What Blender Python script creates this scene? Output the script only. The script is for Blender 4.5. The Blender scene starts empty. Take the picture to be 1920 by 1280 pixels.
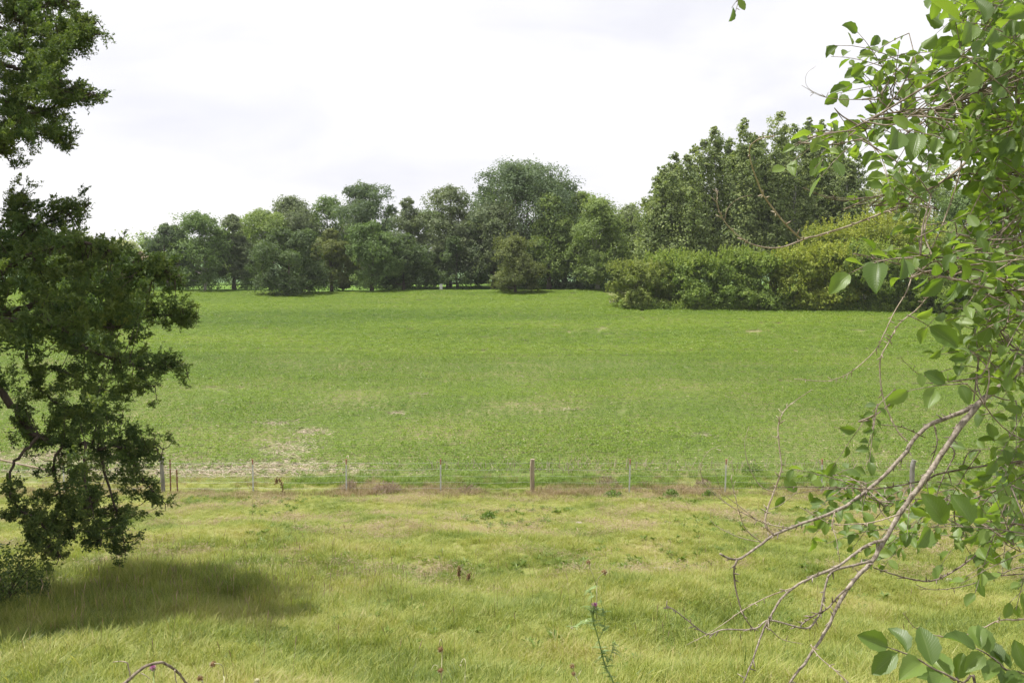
import bpy, math, random
import numpy as np
from mathutils import Vector, Matrix

scene = bpy.context.scene
COL = scene.collection
R = math.radians

# ------------------------------------------------------------------ camera
EYE = np.array([0.0, 0.0, 9.0])
F_PX = 1700.0                                   # focal length in pixels of the 1920 px wide photograph
PITCH = R(5.71)
cam_d = bpy.data.cameras.new('camera')
cam = bpy.data.objects.new('camera', cam_d)
COL.objects.link(cam)
cam.location = EYE
cam.rotation_euler = (R(90) - PITCH, 0, 0)
cam_d.sensor_width = 36
cam_d.lens = 36 * F_PX / 1920
cam_d.clip_start = 0.05
cam_d.clip_end = 6000
scene.camera = cam

# ------------------------------------------------------------------ light
SUN_TO = Vector((-0.36, 0.10, 0.90)).normalized()   # towards the sun: high, to the left, a little ahead
SUN_ELEV = math.asin(SUN_TO.z)
SUN_AZ = math.atan2(SUN_TO.x, SUN_TO.y)
w = bpy.data.worlds.new('World')
scene.world = w
w.use_nodes = True
nt = w.node_tree
nt.nodes.clear()
N = nt.nodes.new
out = N('ShaderNodeOutputWorld')
sky = N('ShaderNodeTexSky')
sky.sky_type = 'NISHITA'
sky.sun_disc = False
sky.sun_elevation = SUN_ELEV
sky.sun_rotation = SUN_AZ
bg1 = N('ShaderNodeBackground')
bg1.inputs['Strength'].default_value = 0.11
nt.links.new(sky.outputs[0], bg1.inputs['Color'])
tc = N('ShaderNodeTexCoord')
mp = N('ShaderNodeMapping')
mp.inputs['Scale'].default_value = (1.0, 1.0, 3.2)
nt.links.new(tc.outputs['Generated'], mp.inputs['Vector'])
n1 = N('ShaderNodeTexNoise')
n1.inputs['Scale'].default_value = 3.1
n1.inputs['Detail'].default_value = 7
n1.inputs['Roughness'].default_value = 0.5
n1.inputs['Distortion'].default_value = 0.35
nt.links.new(mp.outputs[0], n1.inputs['Vector'])
cr = N('ShaderNodeValToRGB')                      # grey-lavender and white parts of the cloud sheet
cr.color_ramp.elements[0].position = 0.36
cr.color_ramp.elements[0].color = (0.575, 0.575, 0.618, 1)
cr.color_ramp.elements[1].position = 0.56
cr.color_ramp.elements[1].color = (0.675, 0.67, 0.68, 1)
nt.links.new(n1.outputs['Fac'], cr.inputs['Fac'])
bg2 = N('ShaderNodeBackground')
bg2.inputs['Strength'].default_value = 1.0
nt.links.new(cr.outputs[0], bg2.inputs['Color'])
n2 = N('ShaderNodeTexNoise')
n2.inputs['Scale'].default_value = 1.7
n2.inputs['Detail'].default_value = 5
nt.links.new(mp.outputs[0], n2.inputs['Vector'])
cov = N('ShaderNodeValToRGB')                     # thin places in the sheet where blue comes through
cov.color_ramp.elements[0].position = 0.28
cov.color_ramp.elements[0].color = (0.55, 0.55, 0.55, 1)
cov.color_ramp.elements[1].position = 0.47
cov.color_ramp.elements[1].color = (0.97, 0.97, 0.97, 1)
nt.links.new(n2.outputs['Fac'], cov.inputs['Fac'])
mx = N('ShaderNodeMixShader')
nt.links.new(cov.outputs[0], mx.inputs['Fac'])
nt.links.new(bg1.outputs[0], mx.inputs[1])
nt.links.new(bg2.outputs[0], mx.inputs[2])
nt.links.new(mx.outputs[0], out.inputs['Surface'])

sun_d = bpy.data.lights.new('sun', 'SUN')
sun_d.energy = 5.0
sun_d.angle = R(1.8)
sun_d.color = (1.0, 0.96, 0.89)
sun = bpy.data.objects.new('sun', sun_d)
COL.objects.link(sun)
sun.rotation_euler = SUN_TO.to_track_quat('Z', 'Y').to_euler()
sun.location = (0, 0, 60)

scene.view_settings.view_transform = 'Standard'
scene.view_settings.look = 'None'
scene.view_settings.exposure = 0.68
scene.view_settings.gamma = 1.0
scene.view_settings.use_curve_mapping = False
scene.render.engine = 'CYCLES'
scene.cycles.use_denoising = True
scene.cycles.max_bounces = 6
scene.cycles.diffuse_bounces = 3
scene.cycles.transmission_bounces = 4
scene.cycles.sample_clamp_indirect = 6

# ------------------------------------------------------------------ terrain and projection
PY_ = np.array([-40, -12, -4, 0, 4, 10, 16, 22, 28, 34, 38, 50, 75, 105, 136, 170, 200, 260, 400, 800, 4000], float)
PZ_ = np.array([8.4, 7.9, 7.6, 7.35, 6.2, 4.24, 2.9, 1.9, 0.72, -0.27, -0.38, -0.02, 0.88, 1.98, 3.0, 3.2, 3.25, 3.2, 3.0, 2.6, 2.0], float)
_fy = np.linspace(-40, 4000, 40401)
_fz = np.interp(_fy, PY_, PZ_)
_k = np.hanning(31); _k /= _k.sum()
_fz = np.convolve(np.pad(_fz, 15, mode='edge'), _k, mode='valid')


def hgt(x, y):
    x = np.asarray(x, float); y = np.asarray(y, float)
    z = np.interp(y, _fy, _fz)
    a = np.clip((33.5 - y) / 3.0, 0, 1) * np.clip((y + 2) / 6.0, 0, 1)
    z = z + a * (0.05 * np.sin(x * 1.3 + 0.7 * y) + 0.06 * np.sin(0.53 * x - 0.9 * y + 1.0) + 0.035 * np.sin(2.9 * x + 1.7 * y))
    b = np.clip((y - 40) / 10, 0, 1) * np.clip((400 - y) / 100, 0, 1)
    return z + b * (0.10 * np.sin(0.07 * x + 0.05 * y) + 0.05 * np.sin(0.19 * x - 0.11 * y))


_fw = np.array([0, math.cos(PITCH), -math.sin(PITCH)])
_up = np.array([0, math.sin(PITCH), math.cos(PITCH)])
_rt = np.array([1.0, 0, 0])


def P(px, py, Y):
    """the point at ground distance Y seen at pixel (px, py) of the 1920x1280 photograph"""
    d = _rt * ((px - 960) / F_PX) + _up * ((640 - py) / F_PX) + _fw
    return EYE + d * (Y / d[1])


def proj(p):
    v = np.asarray(p, float) - EYE
    f = v @ _fw
    return 960 + F_PX * (v @ _rt) / f, 640 - F_PX * (v @ _up) / f


_ys = np.linspace(3, 240, 9000)


def G(px, py):
    d = _rt * ((px - 960) / F_PX) + _up * ((640 - py) / F_PX) + _fw
    pts = EYE[None] + d[None] * (_ys / d[1])[:, None]
    below = pts[:, 2] <= hgt(pts[:, 0], pts[:, 1])
    i = int(np.argmax(below)) if below.any() else len(_ys) - 1
    return pts[i]


# ------------------------------------------------------------------ materials
def new_mat(name):
    m = bpy.data.materials.new(name)
    m.use_nodes = True
    t = m.node_tree
    t.nodes.clear()
    o = t.nodes.new('ShaderNodeOutputMaterial')
    return m, t, t.nodes.new, t.links.new, o


def ramp(t, stops):
    r = t.nodes.new('ShaderNodeValToRGB')
    e = r.color_ramp.elements
    while len(e) < len(stops):
        e.new(0.5)
    for k, (p, c) in enumerate(stops):
        e[k].position = p
        e[k].color = (*c, 1)
    return r


def foliage_mat(name, cols, transl=0.35, rough=0.5, nscale=0.0, namp=0.3, spec=0.35, tcol=(1.25, 1.35, 0.6), objrand=0.0, stretch=(1, 1, 1)):
    """leaf material: colour from the 'tint' attribute, varied by a noise over the place and per object; part of the light passes through"""
    m, t, n, l, o = new_mat(name)
    at = n('ShaderNodeAttribute'); at.attribute_name = 'tint'
    fac = at.outputs['Fac']
    if nscale:
        g = n('ShaderNodeNewGeometry')
        nz = n('ShaderNodeTexNoise'); nz.inputs['Scale'].default_value = nscale; nz.inputs['Detail'].default_value = 3
        mpn = n('ShaderNodeMapping'); mpn.inputs['Scale'].default_value = stretch
        l(g.outputs['Position'], mpn.inputs['Vector']); l(mpn.outputs[0], nz.inputs['Vector'])
        ma = n('ShaderNodeMath'); ma.operation = 'MULTIPLY_ADD'
        ma.inputs[1].default_value = namp * 3.2; ma.inputs[2].default_value = -namp * 1.6
        l(nz.outputs['Fac'], ma.inputs[0])
        ad = n('ShaderNodeMath'); ad.operation = 'ADD'
        l(fac, ad.inputs[0]); l(ma.outputs[0], ad.inputs[1])
        fac = ad.outputs[0]
    if objrand:
        oi = n('ShaderNodeObjectInfo')
        ma = n('ShaderNodeMath'); ma.operation = 'MULTIPLY_ADD'
        ma.inputs[1].default_value = objrand; ma.inputs[2].default_value = -objrand / 2
        l(oi.outputs['Random'], ma.inputs[0])
        ad = n('ShaderNodeMath'); ad.operation = 'ADD'
        l(fac, ad.inputs[0]); l(ma.outputs[0], ad.inputs[1])
        fac = ad.outputs[0]
    k = len(cols)
    r = ramp(t, [(i / max(1, k - 1), c) for i, c in enumerate(cols)])
    l(fac, r.inputs['Fac'])
    b = n('ShaderNodeBsdfPrincipled')
    b.inputs['Roughness'].default_value = rough
    b.inputs['Specular IOR Level'].default_value = spec
    l(r.outputs[0], b.inputs['Base Color'])
    tr = n('ShaderNodeBsdfTranslucent')
    mu = n('ShaderNodeMix'); mu.data_type = 'RGBA'; mu.blend_type = 'MULTIPLY'
    mu.inputs['Factor'].default_value = 1.0
    l(r.outputs[0], mu.inputs['A']); mu.inputs['B'].default_value = (*tcol, 1)
    l(mu.outputs['Result'], tr.inputs['Color'])
    ms = n('ShaderNodeMixShader'); ms.inputs['Fac'].default_value = transl
    l(b.outputs[0], ms.inputs[1]); l(tr.outputs[0], ms.inputs[2])
    l(ms.outputs[0], o.inputs['Surface'])
    return m


def bark_mat(name, c1, c2, scale=6.0, stretch=0.25, bump=0.5, rough=0.85):
    m, t, n, l, o = new_mat(name)
    c = n('ShaderNodeTexCoord')
    mpn = n('ShaderNodeMapping'); mpn.inputs['Scale'].default_value = (1, 1, stretch)
    l(c.outputs['Object'], mpn.inputs['Vector'])
    nz = n('ShaderNodeTexNoise'); nz.inputs['Scale'].default_value = scale; nz.inputs['Detail'].default_value = 6
    nz.inputs['Roughness'].default_value = 0.65
    l(mpn.outputs[0], nz.inputs['Vector'])
    r = ramp(t, [(0.34, c1), (0.66, c2)])
    l(nz.outputs['Fac'], r.inputs['Fac'])
    b = n('ShaderNodeBsdfPrincipled'); b.inputs['Roughness'].default_value = rough
    b.inputs['Specular IOR Level'].default_value = 0.2
    l(r.outputs[0], b.inputs['Base Color'])
    bp = n('ShaderNodeBump'); bp.inputs['Strength'].default_value = bump; bp.inputs['Distance'].default_value = 0.02
    l(nz.outputs['Fac'], bp.inputs['Height']); l(bp.outputs[0], b.inputs['Normal'])
    l(b.outputs[0], o.inputs['Surface'])
    return m


def ground_mat(name, stops, s1, s2, bump=0.4, patch=None):
    m, t, n, l, o = new_mat(name)
    g = n('ShaderNodeNewGeometry')
    a = n('ShaderNodeTexNoise'); a.inputs['Scale'].default_value = s1; a.inputs['Detail'].default_value = 6; a.inputs['Roughness'].default_value = 0.62
    b_ = n('ShaderNodeTexNoise'); b_.inputs['Scale'].default_value = s2; b_.inputs['Detail'].default_value = 5; b_.inputs['Roughness'].default_value = 0.7
    l(g.outputs['Position'], a.inputs['Vector']); l(g.outputs['Position'], b_.inputs['Vector'])
    mxn = n('ShaderNodeMix'); mxn.data_type = 'FLOAT'; mxn.inputs['Factor'].default_value = 0.5
    l(a.outputs['Fac'], mxn.inputs['A']); l(b_.outputs['Fac'], mxn.inputs['B'])
    r = ramp(t, stops)
    l(mxn.outputs['Result'], r.inputs['Fac'])
    b = n('ShaderNodeBsdfPrincipled'); b.inputs['Roughness'].default_value = 0.9
    b.inputs['Specular IOR Level'].default_value = 0.1
    l(r.outputs[0], b.inputs['Base Color'])
    bp = n('ShaderNodeBump'); bp.inputs['Strength'].default_value = bump; bp.inputs['Distance'].default_value = 0.06
    l(b_.outputs['Fac'], bp.inputs['Height']); l(bp.outputs[0], b.inputs['Normal'])
    l(b.outputs[0], o.inputs['Surface'])
    return m


def plain_mat(name, c1, c2, scale=20, rough=0.6, metal=0.0):
    m, t, n, l, o = new_mat(name)
    c = n('ShaderNodeTexCoord')
    nz = n('ShaderNodeTexNoise'); nz.inputs['Scale'].default_value = scale; nz.inputs['Detail'].default_value = 5
    l(c.outputs['Object'], nz.inputs['Vector'])
    r = ramp(t, [(0.35, c1), (0.65, c2)])
    l(nz.outputs['Fac'], r.inputs['Fac'])
    b = n('ShaderNodeBsdfPrincipled'); b.inputs['Roughness'].default_value = rough; b.inputs['Metallic'].default_value = metal
    l(r.outputs[0], b.inputs['Base Color'])
    l(b.outputs[0], o.inputs['Surface'])
    return m


def elm_leaf_mat(name, cols, transl):
    """broad leaf with pinnate veins: the pale midrib and side veins follow the leaf's own coordinates (attributes lu, lv)"""
    m, t, n, l, o = new_mat(name)
    au = n('ShaderNodeAttribute'); au.attribute_name = 'lu'
    av = n('ShaderNodeAttribute'); av.attribute_name = 'lv'
    at = n('ShaderNodeAttribute'); at.attribute_name = 'tint'
    oi = n('ShaderNodeObjectInfo')
    ab = n('ShaderNodeMath'); ab.operation = 'ABSOLUTE'; l(au.outputs['Fac'], ab.inputs[0])
    s = n('ShaderNodeMath'); s.operation = 'MULTIPLY_ADD'; s.inputs[1].default_value = -0.30
    l(ab.outputs[0], s.inputs[0]); l(av.outputs['Fac'], s.inputs[2])
    f = n('ShaderNodeMath'); f.operation = 'MULTIPLY'; f.inputs[1].default_value = 13.0; l(s.outputs[0], f.inputs[0])
    pp = n('ShaderNodeMath'); pp.operation = 'PINGPONG'; pp.inputs[1].default_value = 0.5; l(f.outputs[0], pp.inputs[0])
    vr = ramp(t, [(0.0, (1, 1, 1)), (0.16, (0, 0, 0))]); l(pp.outputs[0], vr.inputs['Fac'])
    mr = ramp(t, [(0.02, (1, 1, 1)), (0.07, (0, 0, 0))]); l(ab.outputs[0], mr.inputs['Fac'])
    mxv = n('ShaderNodeMath'); mxv.operation = 'MAXIMUM'
    vm = n('ShaderNodeMath'); vm.operation = 'MULTIPLY'; vm.inputs[1].default_value = 0.55; l(vr.outputs[0], vm.inputs[0])
    l(vm.outputs[0], mxv.inputs[0]); l(mr.outputs[0], mxv.inputs[1])
    ad = n('ShaderNodeMath'); ad.operation = 'MULTIPLY_ADD'; ad.inputs[1].default_value = 0.6
    l(oi.outputs['Random'], ad.inputs[0]); l(at.outputs['Fac'], ad.inputs[2])
    r = ramp(t, [(i / (len(cols) - 1), c) for i, c in enumerate(cols)]); l(ad.outputs[0], r.inputs['Fac'])
    vc = n('ShaderNodeMix'); vc.data_type = 'RGBA'; l(r.outputs[0], vc.inputs['A'])
    vc.inputs['B'].default_value = (0.19, 0.24, 0.09, 1)
    vf = n('ShaderNodeMath'); vf.operation = 'MULTIPLY'; vf.inputs[1].default_value = 0.45; l(mxv.outputs[0], vf.inputs[0])
    l(vf.outputs[0], vc.inputs['Factor'])
    b = n('ShaderNodeBsdfPrincipled'); b.inputs['Roughness'].default_value = 0.42
    b.inputs['Specular IOR Level'].default_value = 0.45
    l(vc.outputs['Result'], b.inputs['Base Color'])
    bp = n('ShaderNodeBump'); bp.inputs['Strength'].default_value = 0.35; bp.inputs['Distance'].default_value = 0.002; bp.invert = True
    l(mxv.outputs[0], bp.inputs['Height']); l(bp.outputs[0], b.inputs['Normal'])
    tr = n('ShaderNodeBsdfTranslucent')
    mu = n('ShaderNodeMix'); mu.data_type = 'RGBA'; mu.blend_type = 'MULTIPLY'; mu.inputs['Factor'].default_value = 1
    l(vc.outputs['Result'], mu.inputs['A']); mu.inputs['B'].default_value = (1.5, 1.6, 0.5, 1)
    l(mu.outputs['Result'], tr.inputs['Color'])
    ms = n('ShaderNodeMixShader'); ms.inputs['Fac'].default_value = transl
    l(b.outputs[0], ms.inputs[1]); l(tr.outputs[0], ms.inputs[2]); l(ms.outputs[0], o.inputs['Surface'])
    return m


M = {}
M['pasture'] = ground_mat('pasture_ground', [(0.3, (0.10, 0.125, 0.03)), (0.46, (0.17, 0.19, 0.05)), (0.56, (0.2, 0.2, 0.07)), (0.68, (0.22, 0.18, 0.1))], 0.5, 9.0)
M['soil'] = ground_mat('field_soil', [(0.3, (0.08, 0.12, 0.03)), (0.48, (0.11, 0.14, 0.04)), (0.6, (0.2, 0.18, 0.09)), (0.72, (0.27, 0.21, 0.14))], 0.15, 5.0)
M['lawn'] = ground_mat('far_grass', [(0.3, (0.11, 0.2, 0.035)), (0.5, (0.14, 0.24, 0.045)), (0.7, (0.19, 0.27, 0.06))], 0.2, 3.0)
M['farfield'] = ground_mat('far_crop', [(0.3, (0.10, 0.17, 0.075)), (0.7, (0.14, 0.21, 0.105))], 0.05, 1.0)
M['residue'] = plain_mat('corn_residue', (0.26, 0.2, 0.13), (0.46, 0.39, 0.3), 3.0, 0.8)
M['grass'] = foliage_mat('grass_blades', [(0.12, 0.175, 0.034), (0.215, 0.265, 0.052), (0.3, 0.335, 0.074), (0.375, 0.365, 0.112), (0.43, 0.37, 0.185)], 0.42, 0.5, 0.42, 0.55, objrand=0.24, tcol=(1.15, 1.2, 0.6))
M['drygrass'] = foliage_mat('dry_grass_blades', [(0.16, 0.19, 0.05), (0.27, 0.22, 0.1), (0.34, 0.25, 0.16), (0.36, 0.27, 0.2)], 0.3, 0.6, 0.5, 0.4, objrand=0.3, tcol=(1.1, 1.05, 0.8))
M['lushgrass'] = foliage_mat('lush_grass_blades', [(0.12, 0.19, 0.035), (0.19, 0.27, 0.05), (0.25, 0.32, 0.075)], 0.4, 0.5, 0.5, 0.3, objrand=0.3)
M['soy'] = foliage_mat('soybean_leaves', [(0.068, 0.13, 0.013), (0.122, 0.2, 0.019), (0.18, 0.258, 0.026), (0.24, 0.31, 0.04)], 0.36, 0.45, 0.085, 0.40, spec=0.3, objrand=0.3, stretch=(0.22, 1, 1))
M['bark'] = bark_mat('bark_grey_brown', (0.05, 0.04, 0.03), (0.15, 0.13, 0.105), 5)
M['palebark'] = bark_mat('bark_pale', (0.22, 0.2, 0.17), (0.46, 0.43, 0.38), 3)
M['poplarbark'] = bark_mat('bark_poplar', (0.2, 0.2, 0.18), (0.42, 0.42, 0.38), 3)
M['junbark'] = bark_mat('bark_juniper', (0.035, 0.026, 0.02), (0.11, 0.085, 0.07), 14, 0.2, 0.8)
M['elmbark'] = bark_mat('bark_elm', (0.07, 0.05, 0.035), (0.30, 0.25, 0.2), 40, 0.5, 0.6)
M['twigbark'] = bark_mat('bark_bare_twig', (0.1, 0.078, 0.058), (0.36, 0.31, 0.26), 60, 0.6, 0.5)
M['deadwood'] = bark_mat('dead_twig', (0.2, 0.15, 0.1), (0.42, 0.36, 0.29), 45, 0.5, 0.5)
M['juniper'] = foliage_mat('juniper_scales', [(0.042, 0.078, 0.028), (0.085, 0.135, 0.04), (0.14, 0.19, 0.052), (0.22, 0.25, 0.065)], 0.36, 0.6, 0.9, 0.25, tcol=(1.3, 1.3, 0.5))
M['elmleaf'] = elm_leaf_mat('elm_leaf', [(0.055, 0.097, 0.023), (0.095, 0.153, 0.034), (0.15, 0.22, 0.052), (0.23, 0.295, 0.085)], 0.48)


# ------------------------------------------------------------------ mesh helpers
class MB:
    """collects vertices, quads and triangles and builds ONE mesh"""

    def __init__(self):
        self.v, self.q, self.t, self.at = [], [], [], []
        self.n = 0

    def add(self, v, q=None, t=None, tint=0.5):
        v = np.asarray(v, float).reshape(-1, 3)
        if q is not None and len(q):
            self.q.append(np.asarray(q, int).reshape(-1, 4) + self.n)
        if t is not None and len(t):
            self.t.append(np.asarray(t, int).reshape(-1, 3) + self.n)
        self.at.append(np.broadcast_to(np.asarray(tint, float), (len(v),)))
        self.v.append(v)
        self.n += len(v)

    def mesh(self, name, mat, loc=(0, 0, 0), smooth=False, extra=None):
        me = bpy.data.meshes.new(name)
        v = np.concatenate(self.v) - np.asarray(loc, float)
        q = np.concatenate(self.q) if self.q else np.zeros((0, 4), int)
        t = np.concatenate(self.t) if self.t else np.zeros((0, 3), int)
        me.vertices.add(len(v)); me.vertices.foreach_set('co', v.astype(np.float32).ravel())
        nl = q.size + t.size
        me.loops.add(nl); me.loops.foreach_set('vertex_index', np.concatenate([q.ravel(), t.ravel()]).astype(np.int32))
        me.polygons.add(len(q) + len(t))
        ls = np.concatenate([np.arange(len(q)) * 4, q.size + np.arange(len(t)) * 3]).astype(np.int32)
        me.polygons.foreach_set('loop_start', ls)
        me.polygons.foreach_set('use_smooth', np.full(len(ls), bool(smooth)))
        a = me.attributes.new('tint', 'FLOAT', 'POINT'); a.data.foreach_set('value', np.concatenate(self.at).astype(np.float32))
        for k, val in (extra or {}).items():
            a = me.attributes.new(k, 'FLOAT', 'POINT'); a.data.foreach_set('value', np.asarray(val, np.float32))
        me.materials.append(mat)
        me.update(calc_edges=True)
        me.validate()
        return me


def tag(o, label=None, cat=None, group=None, kind=None):
    for k, v in (('label', label), ('category', cat), ('group', group), ('kind', kind)):
        if v:
            o[k] = v
    return o


def link(name, me, parent=None, loc=None):
    o = bpy.data.objects.new(name, me)
    COL.objects.link(o)
    if parent is not None:
        o.parent = parent
    elif loc is not None:
        o.location = loc
    return o


def thing(name, loc, label, cat, group=None):
    o = bpy.data.objects.new(name, None)
    o.empty_display_size = 0.3
    COL.objects.link(o)
    o.location = [float(c) for c in loc]
    return tag(o, label, cat, group)


def part(name, mb, mat, root, smooth=False, kind=None, parent=None, extra=None):
    o = link(name, mb.mesh(name, mat, root.location, smooth, extra), parent or root)
    if kind:
        o['kind'] = kind
    return o


def unit(a):
    return a / np.maximum(np.linalg.norm(a, axis=-1, keepdims=True), 1e-9)


def smooth_line(pts, k=4):
    """Catmull-Rom through the points"""
    p = np.asarray(pts, float)
    if len(p) < 3:
        return p
    e = np.vstack([2 * p[0] - p[1], p, 2 * p[-1] - p[-2]])
    o = []
    for i in range(len(p) - 1):
        a, b, c, d = e[i:i + 4]
        for s in np.arange(k) / k:
            o.append(0.5 * (2 * b + (c - a) * s + (2 * a - 5 * b + 4 * c - d) * s * s + (3 * b - a - 3 * c + d) * s ** 3))
    o.append(p[-1])
    return np.array(o)


def tube(mb, pts, r0, r1, k=6, cap=True, tint=0.5, rng=None, knob=0.0):
    p = np.asarray(pts, float)
    n = len(p)
    t = unit(np.gradient(p, axis=0))
    ref = np.array([0.0, 0.0, 1.0]) if abs(t[0][2]) < 0.9 else np.array([1.0, 0, 0])
    u = unit(np.cross(t, ref)); v = np.cross(t, u)
    r = np.linspace(r0, r1, n) if np.isscalar(r0) else np.asarray(r0)
    if rng is not None and knob:
        r = r * (1 + rng.uniform(-knob, knob, n))
    a = np.arange(k) / k * 2 * np.pi
    ring = p[:, None] + (u[:, None] * np.cos(a)[None, :, None] + v[:, None] * np.sin(a)[None, :, None]) * r[:, None, None]
    V = ring.reshape(-1, 3)
    i = np.arange(n - 1)[:, None] * k; j = np.arange(k)[None]
    q = np.stack([i + j, i + (j + 1) % k, i + k + (j + 1) % k, i + k + j], -1).reshape(-1, 4)
    tr = []
    if cap:
        V = np.vstack([V, p[0], p[-1]])
        for jj in range(k):
            tr.append((n * k, (jj + 1) % k, jj))
            tr.append((n * k + 1, (n - 1) * k + jj, (n - 1) * k + (jj + 1) % k))
    mb.add(V, q, tr, tint)


def leaf_cloud(mb, C, Nn, size, aspect, rng, tint, fold=0.12, tdir=None):
    """small rhombic leaves: centres C, normals Nn"""
    n = len(C)
    if tdir is None:
        tdir = rng.normal(size=(n, 3))
    t = unit(tdir - (tdir * Nn).sum(1, keepdims=True) * Nn)
    b = np.cross(Nn, t)
    L = (np.asarray(size) * np.ones(n))[:, None]
    W = L * aspect
    V = np.stack([C - t * L / 2, C + b * W / 2 + Nn * L * fold, C + t * L / 2, C - b * W / 2 + Nn * L * fold], 1).reshape(-1, 3)
    q = np.arange(n * 4).reshape(-1, 4)
    mb.add(V, q, None, np.repeat(tint, 4))


def box(mb, c, s, rot=0.0, tint=0.5):
    c = np.asarray(c, float); s = np.asarray(s, float) / 2
    v = np.array([[x, y, z] for x in (-1, 1) for y in (-1, 1) for z in (-1, 1)], float) * s
    ca, sa = math.cos(rot), math.sin(rot)
    v = v @ np.array([[ca, sa, 0], [-sa, ca, 0], [0, 0, 1]]) + c
    mb.add(v, [(0, 1, 3, 2), (4, 6, 7, 5), (0, 4, 5, 1), (2, 3, 7, 6), (0, 2, 6, 4), (1, 5, 7, 3)], None, tint)


# ------------------------------------------------------------------ ground sheets
def sheet(name, xs, ys, mat, label, cat, dz=0.0):
    X, Y = np.meshgrid(xs, ys)
    Z = hgt(X, Y) + dz
    V = np.stack([X, Y, Z], -1).reshape(-1, 3)
    nx, ny = len(xs), len(ys)
    i = np.arange(ny - 1)[:, None] * nx; j = np.arange(nx - 1)[None]
    q = np.stack([i + j, i + j + 1, i + nx + j + 1, i + nx + j], -1).reshape(-1, 4)
    mb = MB(); mb.add(V, q)
    o = link(name, mb.mesh(name, mat, smooth=True))
    return tag(o, label, cat, kind='structure')


def side(a, n, far, m):
    inner = np.linspace(-a, a, n)
    g = np.geomspace(a * 1.15, far, m)
    return np.concatenate([-g[::-1], inner, g])


sheet('pasture', side(32, 161, 2500, 14), np.concatenate([np.geomspace(3000, 60, 14) * -1, np.linspace(-40, 36.0, 190)]), M['pasture'],
      'rough yellow green pasture sloping down to the wire fence', 'pasture')
sheet('field', side(130, 131, 2500, 14), np.linspace(36.0, 137.0, 102), M['soil'],
      'broad green soybean field beyond the wire fence', 'field')
sheet('lawn', side(130, 131, 2500, 14), np.linspace(137.0, 168.0, 24), M['lawn'],
      'mown grass under the trees at the far end of the field', 'lawn')
sheet('far_field', side(200, 81, 5000, 14), np.concatenate([np.linspace(168, 420, 40), np.geomspace(440, 4000, 16)]), M['farfield'],
      'pale green farmland glimpsed between the far tree trunks', 'field')

# ------------------------------------------------------------------ trees of the far treeline
FOL = {
    'dark': [(0.028, 0.055, 0.024), (0.045, 0.085, 0.03), (0.065, 0.11, 0.036)],
    'bluegreen': [(0.04, 0.075, 0.045), (0.06, 0.105, 0.055), (0.085, 0.135, 0.065)],
    'mid': [(0.045, 0.09, 0.03), (0.07, 0.13, 0.04), (0.1, 0.165, 0.05)],
    'light': [(0.07, 0.12, 0.035), (0.105, 0.17, 0.05), (0.15, 0.215, 0.065)],
    'greygreen': [(0.055, 0.09, 0.05), (0.08, 0.12, 0.065), (0.115, 0.16, 0.085)],
    'silver': [(0.085, 0.13, 0.07), (0.13, 0.185, 0.1), (0.18, 0.24, 0.135)],
    'olive': [(0.05, 0.075, 0.025), (0.075, 0.11, 0.032), (0.105, 0.14, 0.04)],
    'yellow': [(0.075, 0.125, 0.02), (0.13, 0.185, 0.028), (0.20, 0.25, 0.042)],
    'hedge': [(0.055, 0.105, 0.022), (0.095, 0.16, 0.032), (0.15, 0.22, 0.045)],
    'oliveyellow': [(0.068, 0.108, 0.026), (0.105, 0.155, 0.036), (0.15, 0.2, 0.05)],
    'poplar': [(0.07, 0.115, 0.05), (0.11, 0.165, 0.064), (0.165, 0.225, 0.085)],
    'pale': [(0.13, 0.18, 0.09), (0.18, 0.23, 0.11), (0.23, 0.27, 0.14)],
    'brush': [(0.13, 0.12, 0.1), (0.18, 0.165, 0.14), (0.24, 0.22, 0.19)],
}
for k, c in list(FOL.items()):
    c = [(q[0] * 1.85 + 0.012, q[1] * 1.6 + 0.008, q[2] * 1.45 + 0.009) for q in c]
    FOL[k] = foliage_mat('foliage_' + k, c, 0.36, 0.55, 0.35, 0.16, spec=0.25, tcol=(1.2, 1.25, 0.65))


def clumps_round(rng, H, W, base, n, prof, cr):
    out_ = []
    us = np.linspace(0, 1, 60)
    wt = np.array([prof(u) + 0.25 for u in us]); wt /= wt.sum()
    for i in range(n):
        u = float(np.clip(rng.choice(us, p=wt) + rng.normal() * 0.02, 0, 1))
        t = base + (1 - base) * u
        rad = W / 2 * prof(u)
        a = (i * 2.399963 + rng.normal() * 0.5)
        r = cr * min(W, 0.9 * H) * rng.uniform(0.55, 1.4)
        rr = max(0, rad - r * 0.55) * (1 if rng.uniform() < 0.7 else math.sqrt(rng.uniform(0.05, 1))) * rng.uniform(0.85, 1.1) * (1.16 if rng.uniform() < 0.12 else 1)
        out_.append((rr * math.cos(a), rr * math.sin(a), min(max(t * H, base * H + r * 0.5), H - r * 0.8 * rng.uniform(0.85, 1.3)), r, r * rng.uniform(0.7, 0.95)))
    return out_


PROF = {
    'dome': lambda u: math.sqrt(max(0.02, 1 - (1.0 * u) ** 2.4)) * (0.8 + 0.2 * min(1, u * 4)),
    'oval': lambda u: max(0.12, math.sin(math.pi * min(1, 0.14 + 0.84 * u)) ** 0.65),
    'egg': lambda u: max(0.1, (1 - u) ** 0.55 * min(1, 0.55 + 1.8 * u)),
    'spread': lambda u: max(0.2, math.sqrt(max(0.03, 1 - (2 * u - 1.05) ** 2)) * (0.75 + 0.3 * u)),
}


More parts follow.
